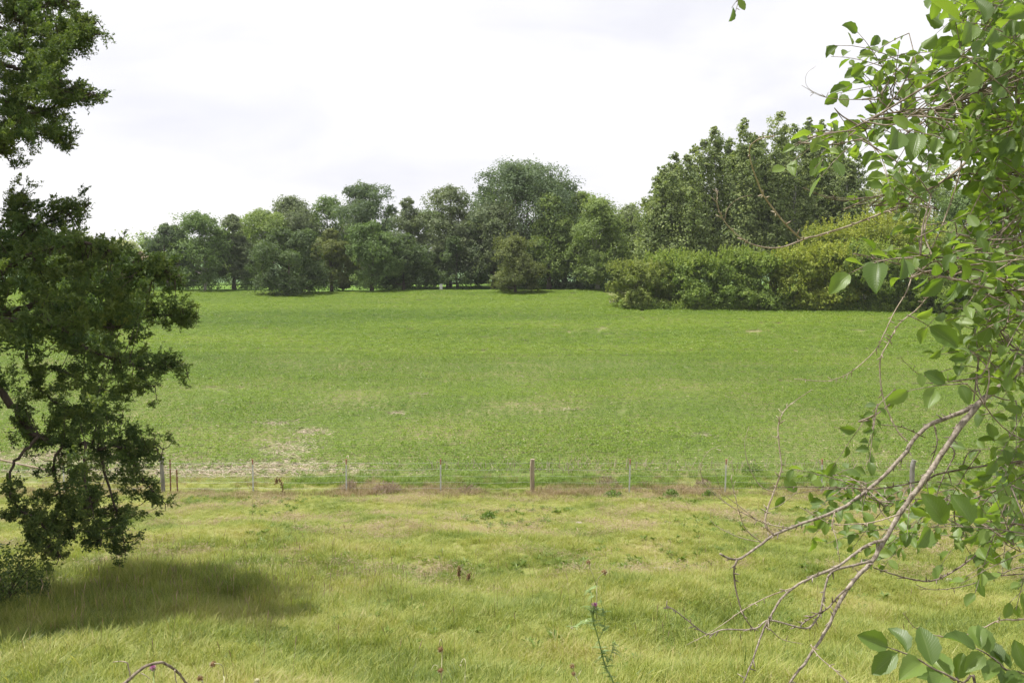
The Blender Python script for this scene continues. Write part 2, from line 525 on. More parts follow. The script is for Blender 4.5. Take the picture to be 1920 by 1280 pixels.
def tree(name, px, wpx, top, Y, col, label, cat='tree', prof='oval', base=0.14, n=26, leaf=0.31, tufts=44, per=17, cr=0.18,
         bark='bark', trunks=1, trunk_r=None, lean=0.0, seed=0, group=None, wild=1.0, spikes=0, poplar=False, twig=False, leanpx=0, bottom=None):
    rng = np.random.default_rng(seed + int(px * 7 + Y * 13 + top))
    b = P(px, 540, Y)
    x0 = b[0]
    z0 = float(hgt(x0, Y))
    H = float(P(px, top, Y)[2]) - z0
    W = wpx * 1.2 * Y / F_PX
    n = int(n * 1.25)
    root = thing(name, (x0, Y, z0), label, cat, group)
    base_loc = np.array([x0, Y, z0])
    if poplar:
        cl = []
        nl = poplar
        for i in range(nl):
            a = rng.uniform(0, 2 * np.pi); rr = W * 0.36 * math.sqrt(rng.uniform(0, 1)) if i else 0
            hx, hy = rr * math.cos(a), rr * math.sin(a)
            ht = H * (1 if i == 0 else rng.uniform(0.72, 0.97))
            m_ = int(8 + ht / 1.6)
            for j in range(m_):
                s = j / (m_ - 1)
                z = H * base + (ht - H * base - 0.6) * s
                wv = W * (0.185 * (1 - s) ** 0.6 + 0.055) * rng.uniform(0.65, 1.45)
                cl.append((hx * (0.4 + 0.6 * s) + rng.normal() * W * 0.13 * (1.05 - s), hy * (0.4 + 0.6 * s) + rng.normal() * W * 0.13 * (1.05 - s), z, max(0.35, wv), max(0.6, wv * 1.3)))
    else:
        cl = clumps_round(rng, H, W, base, n, PROF[prof], cr)
        r_ = cr * min(W, H) * 0.7
        cl.append((rng.normal() * W * 0.04, 0, H - r_ * 0.75, r_, r_ * 0.8))
    cl = np.array(cl)
    # foliage
    Cs, Ns, Ts, TD = [], [], [], []
    for c in cl:
        k = max(6, int(tufts * rng.uniform(0.75, 1.25)))
        d = unit(rng.normal(size=(k, 3)) + np.array([0, 0, 0.22]))
        q = rng.uniform(0.62, 1.08, (k, 1))
        q[rng.uniform(size=(k, 1)) < 0.09 * wild] *= 1.2
        tc_ = c[:3] + d * q * np.array([c[3], c[3], c[4]])
        tr_ = c[3] * rng.uniform(0.17, 0.36, (k, 1))
        tt = np.clip(rng.normal(0.5, 0.16, k), 0, 1) + rng.normal() * 0.07
        m_ = per
        lp = np.repeat(tc_, m_, 0) + unit(rng.normal(size=(k * m_, 3))) * rng.uniform(0, 1, (k * m_, 1)) ** 0.5 * 1.45 * np.repeat(tr_, m_, 0) * np.array([1, 1, 0.8])
        nn = unit(np.repeat(d, m_, 0) * 0.75 + rng.normal(size=(k * m_, 3)) * 0.42 + np.array([0, 0, 0.3]))
        Cs.append(lp); Ns.append(nn); Ts.append(np.repeat(tt, m_) + rng.normal(size=k * m_) * 0.12)
        TD.append(rng.normal(size=(k * m_, 3)) + np.repeat(d, m_, 0) * 0.6)
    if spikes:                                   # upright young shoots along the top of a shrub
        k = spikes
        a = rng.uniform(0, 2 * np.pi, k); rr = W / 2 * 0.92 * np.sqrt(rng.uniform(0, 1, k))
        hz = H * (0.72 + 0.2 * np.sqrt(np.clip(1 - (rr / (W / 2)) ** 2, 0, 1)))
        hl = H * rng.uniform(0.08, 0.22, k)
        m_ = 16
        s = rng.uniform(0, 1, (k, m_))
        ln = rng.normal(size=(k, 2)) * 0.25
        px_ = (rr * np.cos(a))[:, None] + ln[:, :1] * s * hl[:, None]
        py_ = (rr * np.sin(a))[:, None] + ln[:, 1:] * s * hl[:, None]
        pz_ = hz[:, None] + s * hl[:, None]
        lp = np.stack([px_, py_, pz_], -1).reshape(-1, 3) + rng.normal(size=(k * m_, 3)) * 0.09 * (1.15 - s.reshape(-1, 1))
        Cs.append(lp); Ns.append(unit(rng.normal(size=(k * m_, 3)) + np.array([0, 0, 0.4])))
        Ts.append(np.repeat(rng.normal(0.8, 0.15, k), m_) + rng.normal(size=k * m_) * 0.1)  # lighter tint: yellow young growth, plus sunlight on the tops put into the colour
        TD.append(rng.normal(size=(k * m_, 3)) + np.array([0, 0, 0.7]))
    C = np.concatenate(Cs); Nn = np.concatenate(Ns); T = np.concatenate(Ts); TDd = np.concatenate(TD)
    keep = C[:, 2] > 0.12
    C, Nn, T, TDd = C[keep], Nn[keep], T[keep], TDd[keep]
    C = C + np.stack([C[:, 2] * lean, 0 * C[:, 2], 0 * C[:, 2]], -1)
    if twig:
        TDd = rng.normal(size=C.shape) * 0.45 + np.array([0, 0, 1.0])
    mb = MB()
    leaf_cloud(mb, C + base_loc, Nn, leaf * rng.uniform(0.7, 1.3, len(C)), 0.10 if twig else 0.62, rng, np.clip(T, 0, 1), tdir=TDd)
    part('crown', mb, FOL[col], root)
    # trunk and limbs
    tb = MB()
    tr0 = trunk_r or max(0.09, 0.022 * H)
    for i in range(trunks):
        dx = 0 if trunks == 1 else rng.uniform(-0.22, 0.22) * W
        a0 = base_loc + np.array([dx * 0.5, rng.uniform(-0.2, 0.2), -0.2])
        hh = H * (0.86 if poplar else 0.72)
        ts = np.linspace(0, 1, 7)
        wob = np.cumsum(rng.normal(size=(7, 2)) * 0.02 * H, 0) * ts[:, None]
        pts = np.stack([a0[0] + wob[:, 0] + dx * 0.5 * ts + lean * hh * ts, a0[1] + wob[:, 1], a0[2] + (hh + 0.2) * ts], -1)
        rad = tr0 * (1.25 - 1.1 * ts) * (0.8 if trunks > 1 else 1); rad[0] *= 1.35
        tube(tb, smooth_line(pts, 2), np.interp(np.linspace(0, 1, 13), ts, rad), 0, 7)
        for c in cl[rng.permutation(len(cl))[:7]]:
            s = np.clip(c[2] / hh * 0.55, 0.12, 0.9)
            p0 = np.array([np.interp(s, ts, pts[:, kk]) for kk in range(3)])
            p2 = base_loc + c[:3] + np.array([c[2] * lean, 0, 0])
            pm = (p0 + p2) / 2 + np.array([0, 0, -0.06 * H])
            tube(tb, smooth_line([p0, pm, p2], 3), tr0 * 0.38, tr0 * 0.1, 5)
    part('trunk', tb, M[bark], root, smooth=True)
    return root


T = tree
GT = 'trees along the far edge of the field'
# far left, behind the juniper
T('shade_tree', 30, 110, 452, 152, 'mid', 'low far tree at the left edge showing through the juniper twigs', prof='dome', n=16, group=GT)
T('shade_tree', 128, 90, 452, 170, 'greygreen', 'soft far tree between the two dark trees behind the juniper', prof='dome', n=14, group=GT)
T('shade_tree', 95, 120, 440, 150, 'dark', 'dark green tree behind the juniper near the left edge of the far treeline', prof='dome', n=16, group=GT)
T('shade_tree', 165, 95, 446, 142, 'olive', 'low dark tree peeping out to the right of the upper juniper foliage', prof='dome', n=14, group=GT)
T('bare_brush', 218, 75, 466, 165, 'brush', 'grey brown leafless looking brush left of the first big trees', cat='bush', prof='dome', base=0.02, n=12, leaf=0.9, twig=True, tufts=34, per=16, group=GT)
T('bare_brush', 262, 60, 474, 160, 'brush', 'smaller grey brown brush touching the leftmost dark tree', cat='bush', prof='dome', base=0.02, n=10, leaf=0.8, twig=True, tufts=30, per=15, group=GT)
T('shade_tree', 232, 60, 449, 215, 'pale', 'distant pale yellow green tree rising behind the grey brush', prof='dome', n=12, leaf=0.4, group=GT)
T('shade_tree', 275, 62, 452, 200, 'light', 'distant soft green tree just left of the leftmost dark tree', prof='dome', n=12, leaf=0.4, group=GT)
T('shade_tree', 316, 72, 421, 137, 'bluegreen', 'blue green tree at the left end of the far treeline', prof='dome', base=0.1, n=20, group=GT)
T('shade_tree', 376, 98, 400, 137, 'mid', 'bright mid green tree with two pale slanting trunks', prof='dome', base=0.11, n=26, bark='palebark', trunks=2, trunk_r=0.2, group=GT)
T('shade_tree', 440, 70, 403, 141, 'greygreen', 'loose grey green tree with airy twiggy top right of the two pale trunks', prof='egg', base=0.1, n=20, wild=2.2, group=GT)
T('shade_tree', 495, 105, 394, 152, 'light', 'light yellowish green tree behind the dark round tree', prof='dome', n=22, group=GT)
T('shade_tree', 548, 112, 373, 158, 'greygreen', 'tall feathery grey green tree above the dark round tree', prof='dome', n=24, wild=2.5, leaf=0.36, group=GT)
T('shade_tree', 545, 118, 429, 131, 'dark', 'dark dense round tree low over the field edge', prof='dome', base=0.07, n=26, group=GT)
T('shade_tree', 622, 70, 430, 138, 'olive', 'small yellowish green round topped tree right of the dark round tree', prof='dome', base=0.06, n=18, group=GT)
T('shade_tree', 620, 84, 371, 160, 'mid', 'dark topped tree rising left of the open crowned tall tree', prof='dome', n=22, group=GT)
T('oak_tree', 688, 96, 345, 150, 'bluegreen', 'tall dark tree with an open umbrella crown and sky showing through', prof='spread', base=0.42, n=17, cr=0.2, group=GT, trunk_r=0.42)
T('shade_tree', 697, 88, 416, 136, 'mid', 'bushy mid green tree in front of the open crowned tall tree', prof='dome', base=0.09, n=22, group=GT)
T('shade_tree', 765, 72, 373, 146, 'greygreen', 'narrow grey green tree with split top between taller neighbours', prof='egg', n=18, wild=1.8, group=GT)
T('shade_tree', 757, 88, 440, 139.5, 'dark', 'low dark tree on the mown grass left of the white box', prof='dome', base=0.1, n=20, group=GT)
T('shade_tree', 842, 104, 352, 146, 'greygreen', 'grey green broad tree leaning against the biggest tree', prof='dome', base=0.12, n=28, group=GT)
T('shade_tree', 858, 92, 446, 142, 'dark', 'dark drooping tree standing right behind the white box', prof='dome', base=0.12, n=20, group=GT)
T('cottonwood_tree', 985, 212, 304, 148, 'bluegreen', 'biggest tree of the treeline, huge rounded dark crown', prof='dome', base=0.16, n=70, cr=0.15, leaf=0.33, trunk_r=0.45, group=GT)
T('cottonwood_tree', 1000, 190, 336, 160, 'bluegreen', 'dark tree standing close behind the biggest crown', prof='dome', base=0.1, n=44, cr=0.15, group=GT)
T('cottonwood_tree', 925, 110, 380, 143, 'greygreen', 'dark tree with one clear upright trunk under the biggest crown', prof='dome', base=0.24, n=26, trunk_r=0.28, group=GT)
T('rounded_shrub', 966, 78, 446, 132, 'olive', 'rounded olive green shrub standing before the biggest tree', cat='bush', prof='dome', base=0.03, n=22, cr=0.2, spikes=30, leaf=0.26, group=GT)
T('shade_tree', 1030, 90, 366, 140, 'light', 'fresh green tree hugging the right flank of the biggest tree', prof='egg', base=0.12, n=24, group=GT)
T('shade_tree', 1085, 108, 362, 150, 'light', 'light green feathery tree behind the silvery maple', prof='dome', n=22, wild=1.8, group=GT)
T('maple_tree', 1120, 124, 372, 137, 'light', 'silvery light green tree with pale trunk at the field corner', prof='egg', base=0.12, n=34, bark='palebark', trunk_r=0.24, group=GT)
T('maple_tree', 1180, 74, 384, 143, 'silver', 'grey green feathery tree between the silvery maple and the poplars', prof='egg', base=0.06, n=22, wild=2.0, group=GT)
T('shade_tree', 1212, 66, 448, 136, 'light', 'small light green tree at the foot of the leftmost poplar', prof='dome', base=0.05, n=16, group=GT)

for px, wd, tp, Y, c, lab in [(345, 90, 432, 160, 'mid', 'tree filling the gap behind the two pale slanting trunks'), (462, 80, 424, 163, 'greygreen', 'soft tree behind the loose grey green twiggy topped tree'),
                              (590, 90, 402, 166, 'mid', 'tree glimpsed between the feathery tree and the open crowned tree'), (655, 80, 412, 168, 'greygreen', 'tree under the left side of the open umbrella crown'),
                              (735, 90, 408, 165, 'bluegreen', 'tree glimpsed low to the right of the open umbrella crown'), (800, 100, 396, 163, 'mid', 'tree behind the narrow split topped tree'),
                              (905, 110, 372, 166, 'greygreen', 'tree filling in behind the left flank of the biggest crown'), (1060, 120, 384, 165, 'mid', 'tree behind the right flank of the biggest crown'),
                              (1160, 100, 404, 160, 'greygreen', 'tree behind the silvery maples'), (1215, 90, 400, 150, 'mid', 'tree filling the gap left of the poplar grove')]:
    T('shade_tree', px, wd, tp, Y, c, lab, prof='dome', base=0.06, n=20, leaf=0.36, tufts=36, per=14, group=GT)

# ------------------------------------------------------------------ poplar grove
GP = 'poplars in the grove behind the hedge'
POP = [(1240, 62, 312, 123, 'leftmost poplar, short with a tufted top beside open sky', 0.0),
       (1262, 60, 285, 126, 'second poplar from the left with two tufts on top', 0.0),
       (1296, 66, 292, 121, 'bushy poplar with leaning pale trunks near the left of the grove', -0.05),
       (1338, 62, 236, 126, 'poplar with the first tall narrow spire from the left', -0.02),
       (1362, 52, 262, 131, 'slim poplar set back between two tall spires', 0.0),
       (1388, 60, 224, 122, 'tall poplar with a clear pale trunk in the middle of the grove', 0.0),
       (1420, 58, 258, 129, 'poplar in the dip between the two highest spires', 0.0),
       (1452, 68, 213, 124, 'highest poplar of the grove with twin spires', 0.0),
       (1480, 60, 232, 121, 'poplar with a straight grey trunk right of the highest spire', 0.0),
       (1508, 52, 220, 128, 'poplar with a thin separate spire right of centre', 0.0),
       (1532, 50, 223, 132, 'poplar spire half hidden by the hanging elm leaves', 0.0),
       (1566, 56, 258, 124, 'shorter poplar behind the tips of the elm branches', 0.0),
       (1600, 56, 285, 122, 'rightmost poplar seen between elm leaves', 0.0)]
for i, (px, wd, tp, Y, lab, ln) in enumerate(POP):
    T('poplar_tree', px, wd * 1.7, tp, Y, 'poplar', lab, poplar=5, base=0.2, tufts=20, per=13, leaf=0.32, bark='poplarbark', trunk_r=0.2, lean=ln, seed=i * 31, trunks=2 if i in (2, 7) else 1, group=GP)
T('shade_tree', 1668, 120, 322, 135, 'pale', 'pale soft green tree behind the elm leaves right of the poplars', prof='dome', n=22, group=GP)
T('shade_tree', 1745, 120, 300, 140, 'light', 'tall light green tree mostly hidden behind the dense elm leaves', prof='dome', n=22, group=GP)
T('shade_tree', 1815, 130, 352, 122, 'mid', 'mid green tree at the right behind the elm twigs', prof='dome', n=24, group=GP)
T('shade_tree', 1905, 150, 360, 126, 'mid', 'green tree at the right edge hidden behind the elm', prof='dome', n=22, group=GP)

# ------------------------------------------------------------------ hedge of shrubs on the right
GH = 'shrubs of the hedge along the right of the field'
HED = [(1195, 106, 492, 110, 'oliveyellow', 'olive brown leftmost shrub at the tip of the hedge'),
       (1258, 96, 474, 112, 'hedge', 'second shrub of the hedge, paler green beside the olive brown one'),
       (1312, 96, 482, 108.5, 'hedge', 'dense green shrub third from the left of the hedge'),
       (1372, 104, 470, 108, 'hedge', 'broad leafy shrub under the leaning poplar trunks'),
       (1436, 100, 480, 107, 'hedge', 'dark gapped shrub under the straight poplar trunks'),
       (1496, 98, 468, 106.5, 'yellow', 'yellow green shrub right of the straight poplar trunks'),
       (1556, 100, 462, 106, 'yellow', 'yellow topped shrub behind the big ribbed leaf'),
       (1618, 104, 458, 105.5, 'hedge', 'large shrub with a shadowed foot right of the big ribbed leaf'),
       (1684, 100, 474, 105, 'hedge', 'shrub behind the bare curved elm twigs'),
       (1742, 84, 540, 103.5, 'hedge', 'small low rounded shrub at the foot of the hedge'),
       (1768, 96, 486, 106, 'hedge', 'dark shrub at the right end of the visible hedge'),
       (1850, 110, 500, 105, 'hedge', 'shrub of the hedge hidden behind the right hand elm leaves'),
       (1560, 110, 424, 113, 'yellow', 'taller yellow green shrub in the back row below the poplars'),
       (1628, 110, 404, 115, 'yellow', 'highest bright yellow green shrub in the back row'),
       (1700, 116, 420, 114, 'yellow', 'bright yellow green back row shrub behind the elm twigs'),
       (1790, 120, 430, 116, 'light', 'green back row shrub behind the right elm branches')]
for i, (px, wd, tp, Y, c, lab) in enumerate(HED):
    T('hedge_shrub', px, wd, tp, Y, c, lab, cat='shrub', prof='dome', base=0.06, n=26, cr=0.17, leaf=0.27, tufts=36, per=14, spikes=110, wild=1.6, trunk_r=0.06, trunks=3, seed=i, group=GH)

# ------------------------------------------------------------------ masses nobody could count
rng = np.random.default_rng(5)


def leafy_mass(name, cen, rad, col, leaf, tufts, per, label, cat):
    mb = MB()
    for c, r in zip(cen, rad):
        d = unit(rng.normal(size=(tufts, 3)) + np.array([0, 0, 0.3]))
        tc_ = c + d * r * rng.uniform(0.6, 1.1, (tufts, 1))
        lp = np.repeat(tc_, per, 0) + rng.normal(size=(tufts * per, 3)) * r.min() * 0.25
        nn = unit(np.repeat(d, per, 0) * 0.5 + rng.normal(size=lp.shape) * 0.6 + np.array([0, 0, 0.3]))
        k = lp[:, 2] > hgt(lp[:, 0], lp[:, 1]) + 0.02
        leaf_cloud(mb, lp[k], nn[k], leaf * rng.uniform(0.7, 1.3, k.sum()), 0.6, rng, np.clip(rng.normal(0.5 + rng.normal() * 0.12, 0.15, k.sum()), 0, 1))
    o = link(name, mb.mesh(name, FOL[col]))
    return tag(o, label, cat, kind='stuff')


cs, rs = [], []
for x in np.arange(-230, 260, 7.0):
    for _ in range(2):
        yy = 262 + rng.uniform(-12, 22)
        h_ = rng.uniform(3.5, 6.5)
        xx = x + rng.uniform(-4, 4)
        cs.append(np.array([xx, yy, float(hgt(xx, yy)) + h_ * 0.75])); rs.append(np.array([rng.uniform(4, 7), 4, h_]))
leafy_mass('distant_wood', cs, rs, 'light', 0.8, 34, 10, 'distant belt of trees across the pale far field', 'wood')
cs, rs = [], []
for px in np.arange(265, 1180, 6.5):
    Y = 141 + rng.uniform(-1.5, 6)
    if 815 < px < 945 and rng.uniform() < 0.85:
        continue
    if any(abs(px - q) < 14 for q in (425, 505, 660)) and rng.uniform() < 0.9:
        continue
    p = P(px, 540, Y)
    h_ = rng.uniform(0.9, 2.9)
    cs.append(np.array([p[0], Y, float(hgt(p[0], Y)) + h_ * 0.35])); rs.append(np.array([rng.uniform(0.9, 1.7), 1.1, h_]))
leafy_mass('undergrowth', cs, rs, 'dark', 0.27, 26, 9, 'dark low undergrowth at the feet of the far trees', 'undergrowth')
cs, rs = [], []
for px in np.arange(1165, 1930, 7):
    Y = np.interp(px, [1165, 1800, 1930], [107.5, 102.5, 102]) + rng.uniform(-0.6, 0.8)
    p = P(px, 575, Y)
    h_ = rng.uniform(0.4, 1.0)
    cs.append(np.array([p[0], Y, float(hgt(p[0], Y)) + h_ * 0.3])); rs.append(np.array([rng.uniform(0.5, 1.0), 0.6, h_]))
leafy_mass('hedge_weeds', cs, rs, 'hedge', 0.2, 22, 8, 'fringe of green weeds along the foot of the hedge', 'weeds')


# ------------------------------------------------------------------ scattering with geometry nodes (uncountable ground cover)
def scatter(name, pts, rot, scl, idx, meshes, label, cat):
    ac = bpy.data.collections.new(name + '_sources')
    for i, me in enumerate(meshes):
        ac.objects.link(bpy.data.objects.new('%s_source_%02d' % (name, i), me))
    me = bpy.data.meshes.new(name)
    me.vertices.add(len(pts)); me.vertices.foreach_set('co', pts.astype(np.float32).ravel())
    a = me.attributes.new('rot', 'FLOAT_VECTOR', 'POINT'); a.data.foreach_set('vector', rot.astype(np.float32).ravel())
    a = me.attributes.new('scl', 'FLOAT_VECTOR', 'POINT'); a.data.foreach_set('vector', scl.astype(np.float32).ravel())
    a = me.attributes.new('pick', 'INT', 'POINT'); a.data.foreach_set('value', idx.astype(np.int32))
    o = link(name, me)
    g = bpy.data.node_groups.new(name + '_scatter', 'GeometryNodeTree')
    g.interface.new_socket('Geometry', in_out='INPUT', socket_type='NodeSocketGeometry')
    g.interface.new_socket('Geometry', in_out='OUTPUT', socket_type='NodeSocketGeometry')
    n, l = g.nodes.new, g.links.new
    gi, go = n('NodeGroupInput'), n('NodeGroupOutput')
    ci = n('GeometryNodeCollectionInfo'); ci.inputs['Collection'].default_value = ac
    ci.inputs['Separate Children'].default_value = True; ci.inputs['Reset Children'].default_value = True
    ip = n('GeometryNodeInstanceOnPoints'); ip.inputs['Pick Instance'].default_value = True

    def na(nm, ty):
        k = n('GeometryNodeInputNamedAttribute'); k.data_type = ty; k.inputs['Name'].default_value = nm
        return next(s for s in k.outputs if s.enabled and s.name == 'Attribute')
    l(gi.outputs[0], ip.inputs['Points']); l(ci.outputs[0], ip.inputs['Instance'])
    l(na('pick', 'INT'), ip.inputs['Instance Index'])
    l(na('rot', 'FLOAT_VECTOR'), ip.inputs['Rotation']); l(na('scl', 'FLOAT_VECTOR'), ip.inputs['Scale'])
    l(ip.outputs[0], go.inputs[0])
    md = o.modifiers.new('scatter', 'NODES'); md.node_group = g
    return tag(o, label, cat, kind='stuff')


def tuft_mesh(name, rng, nb, rad, h, wid, mat, bend=0.5, seedheads=0):
    mb = MB()
    for i in range(nb):
        a = rng.uniform(0, 6.283); r = rad * math.sqrt(rng.uniform(0, 1))
        p = np.array([r * math.cos(a), r * math.sin(a), -0.02])
        hh = h * rng.uniform(0.45, 1.15)
        a2 = a + rng.normal() * 1.2
        dv = np.array([math.cos(a2), math.sin(a2), 0]) * hh * bend * rng.uniform(0.2, 1.3)
        sd = np.array([-math.sin(a2), math.cos(a2), 0]); sd = sd * math.cos(rng.uniform(-1, 1)) + np.array([0, 0, 0.2])
        ww = wid * rng.uniform(0.6, 1.3) / 2
        c1 = p + dv * 0.28 + np.array([0, 0, hh * 0.55]); c2 = p + dv + np.array([0, 0, hh * (0.95 - 0.25 * bend)])
        V = [p - sd * ww, p + sd * ww, c1 + sd * ww * 0.8, c1 - sd * ww * 0.8, c2]
        mb.add(V, [(0, 1, 2, 3)], [(3, 2, 4)], np.clip(rng.normal(0.45, 0.2), 0, 1))
    return mb.mesh(name, mat)


rng = np.random.default_rng(11)


def in_view(x, y, margin):
    return np.abs(x) < 0.575 * y + margin


def ground_pts(n, y0, y1, margin, extra=None):
    y = rng.uniform(y0, y1, n * 3)
    x = rng.uniform(-1, 1, n * 3) * (0.575 * y1 + margin)
    k = in_view(x, y, margin)
    x, y = x[k][:n], y[k][:n]
    return np.stack([x, y, hgt(x, y)], -1)


def vnoise(x, y, s, seed=0):
    """cheap smooth value noise for laying plants out unevenly"""
    r_ = np.random.default_rng(seed).uniform(0, 1, (64, 64))
    u, v = x / s, y / s
    i, j = np.floor(u).astype(int), np.floor(v).astype(int)
    f, g = u - i, v - j
    f = f * f * (3 - 2 * f); g = g * g * (3 - 2 * g)
    q = lambda a, b: r_[a % 64, b % 64]
    return (q(i, j) * (1 - f) + q(i + 1, j) * f) * (1 - g) + (q(i, j + 1) * (1 - f) + q(i + 1, j + 1) * f) * g


grass_src = [tuft_mesh('grass_tuft', np.random.default_rng(100 + i), 46, 0.15, [0.2, 0.26, 0.32, 0.17, 0.23, 0.36][i], 0.008, M['grass'], [0.45, 0.7, 0.5, 0.9, 1.1, 0.4][i]) for i in range(6)]
pts = np.concatenate([ground_pts(24000, 7.5, 17, 2.5), ground_pts(36000, 17, 34.5, 3), ground_pts(1500, 2.5, 7.5, 2), ground_pts(5000, 34, 37.2, 3)])
nz = vnoise(pts[:, 0], pts[:, 1], 1.6, 1) * 0.5 + vnoise(pts[:, 0], pts[:, 1], 0.33, 2) * 0.5
dist = np.clip((pts[:, 1] - 15) / 10, 0, 1)
sc = (0.58 - 0.28 * dist) * (0.3 + 1.2 * nz) * rng.uniform(0.8, 1.25, len(pts))
left = np.exp(-((pts[:, 0] + 5.5) / 3.0) ** 2 - ((pts[:, 1] - 17) / 4.0) ** 2)      # taller ungrazed grass round the juniper
sc = sc * (1 + 0.9 * left) * np.where(rng.uniform(size=len(pts)) < 0.05, 1.55, 1.0)
scatter('grass', pts, np.stack([rng.normal(size=len(pts)) * 0.2, rng.normal(size=len(pts)) * 0.2, rng.uniform(0, 6.28, len(pts))], -1),
        np.stack([0.65 + 0.5 * sc, 0.65 + 0.5 * sc, sc], -1), rng.integers(0, 6, len(pts)), grass_src, 'yellow green pasture grass on the near slope', 'grass')

dry_src = [tuft_mesh('dry_tuft', np.random.default_rng(200 + i), 40, 0.16, [0.32, 0.4, 0.28][i], 0.008, M['drygrass'], [0.5, 0.8, 0.9][i]) for i in range(3)]
n = 4200
x = rng.uniform(-24, 24, n); y = 34.2 + rng.normal(size=n) * 1.0
k = (vnoise(x, y, 1.5, 4) > 0.42) & (y > 31.5)
pts = np.stack([x, y, hgt(x, y)], -1)[k]
s_ = rng.uniform(0.5, 1.15, len(pts)) * (0.6 + 0.6 * vnoise(pts[:, 0], pts[:, 1], 2.0, 5))
scatter('dry_grass', pts, np.stack([rng.normal(size=len(pts)) * 0.15, rng.normal(size=len(pts)) * 0.15, rng.uniform(0, 6.28, len(pts))], -1),
        np.stack([s_, s_, s_], -1), rng.integers(0, 3, len(pts)), dry_src, 'tan and mauve dry grass along the foot of the fence', 'dry grass')
lush_src = [tuft_mesh('lush_tuft', np.random.default_rng(300 + i), 36, 0.2, [0.3, 0.38][i], 0.016, M['lushgrass'], [0.7, 0.9][i]) for i in range(2)]
n = 3600
x = rng.uniform(-24, 24, n); y = 35.9 + rng.normal(size=n) * 0.75
k = (y > 34.6) & (vnoise(x, y, 1.8, 6) + 0.03 * x > 0.5) & (x > -9)
pts = np.stack([x, y, hgt(x, y)], -1)[k]
s_ = rng.uniform(0.45, 1.1, len(pts))
scatter('verge_grass', pts, np.stack([0 * s_, 0 * s_, rng.uniform(0, 6.28, len(pts))], -1), np.stack([s_, s_, s_], -1), rng.integers(0, 2, len(pts)), lush_src,
        'fresh green verge grass between fence and crop', 'grass')

# low broad leaved weeds in the turf
n = 1500
pw = ground_pts(n * 3, 9, 33, 1)
pw = pw[vnoise(pw[:, 0], pw[:, 1], 2.6, 41) > 0.58][:n]
WEED0 = foliage_mat('pasture_weed_leaves', [(0.105, 0.16, 0.03), (0.15, 0.215, 0.038), (0.2, 0.26, 0.05)], 0.3, 0.5, 0, 0, objrand=0.4)


def rosette(name, seed):
    q_ = np.random.default_rng(seed); m_ = 16
    a_ = q_.uniform(0, 6.28, m_); el = q_.uniform(0.1, 0.9, m_)
    dd = np.stack([np.cos(a_) * np.cos(el), np.sin(a_) * np.cos(el), np.sin(el)], -1)
    nn = unit(np.stack([-np.cos(a_) * np.sin(el), -np.sin(a_) * np.sin(el), np.cos(el)], -1) + q_.normal(size=(m_, 3)) * 0.2)
    b_ = MB(); leaf_cloud(b_, dd * 0.07 + np.array([0, 0, 0.03]), nn, 0.12 * q_.uniform(0.6, 1.2, m_), 0.36, q_, q_.uniform(0.2, 0.8, m_), tdir=dd)
    return b_.mesh(name, WEED0)


s_ = rng.uniform(0.4, 1.15, len(pw))
scatter('pasture_weeds', pw, np.stack([0 * s_, 0 * s_, rng.uniform(0, 6.28, len(pw))], -1), np.stack([s_, s_, s_], -1), rng.integers(0, 3, len(pw)), [rosette('weed_rosette', 700 + i) for i in range(3)],
        'low broad leaved weeds growing in patches in the pasture turf', 'weeds')
# flattened dead thatch
pw = ground_pts(11000, 15, 34, 1)
pw = pw[vnoise(pw[:, 0], pw[:, 1] * 1.6, 1.7, 52) > 0.62]
th = []
for i in range(2):
    q_ = np.random.default_rng(800 + i); b_ = MB(); m_ = 40
    a_ = q_.uniform(0, 6.28, m_)
    C_ = np.stack([q_.normal(size=m_) * 0.12, q_.normal(size=m_) * 0.12, q_.uniform(0.03, 0.13, m_)], -1)
    leaf_cloud(b_, C_, unit(q_.normal(size=(m_, 3)) * 0.4 + np.array([0, 0, 1.0])), 0.13 * q_.uniform(0.5, 1.2, m_), 0.06, q_, q_.uniform(0.2, 1, m_), tdir=np.stack([np.cos(a_), np.sin(a_), q_.normal(size=m_) * 0.25], -1))
    th.append(b_.mesh('thatch', M['drygrass']))
s_ = rng.uniform(0.6, 1.3, len(pw))
scatter('thatch', pw, np.stack([0 * s_, 0 * s_, rng.uniform(0, 6.28, len(pw))], -1), np.stack([s_, s_, s_], -1), rng.integers(0, 2, len(pw)), th,
        'patches of flattened dead grass in the pasture', 'dead grass')

# tall seed stalks
mb = MB()
r2 = np.random.default_rng(77)
for i in range(520):
    if i < 260:
        x, y = -5.2 + r2.normal() * 2.0, 14.5 + r2.normal() * 2.6
    else:
        y = r2.uniform(9, 30); x = r2.uniform(-1, 1) * (0.56 * y)
    z = float(hgt(x, y)); h_ = r2.uniform(0.35, 0.75)
    a = r2.uniform(0, 6.28); b = r2.uniform(0.05, 0.3) * h_
    p0 = np.array([x, y, z]); p2 = p0 + np.array([math.cos(a) * b, math.sin(a) * b, h_]); p1 = (p0 + p2) / 2 - np.array([math.cos(a), math.sin(a), 0]) * b * 0.2
    tt = r2.uniform(0.3, 1)
    tube(mb, [p0, p1, p2], 0.0022, 0.0014, 3, cap=False, tint=tt)
    d = unit(p2 - p1)
    tube(mb, [p2 - d * 0.01, p2 + d * 0.04, p2 + d * 0.09], np.array([0.002, 0.005, 0.001]), 0, 4, tint=tt)
tag(link('seed_stalks', mb.mesh('seed_stalks', M['drygrass'])), 'thin tan grass stalks gone to seed above the pasture', 'grass stalks', kind='stuff')


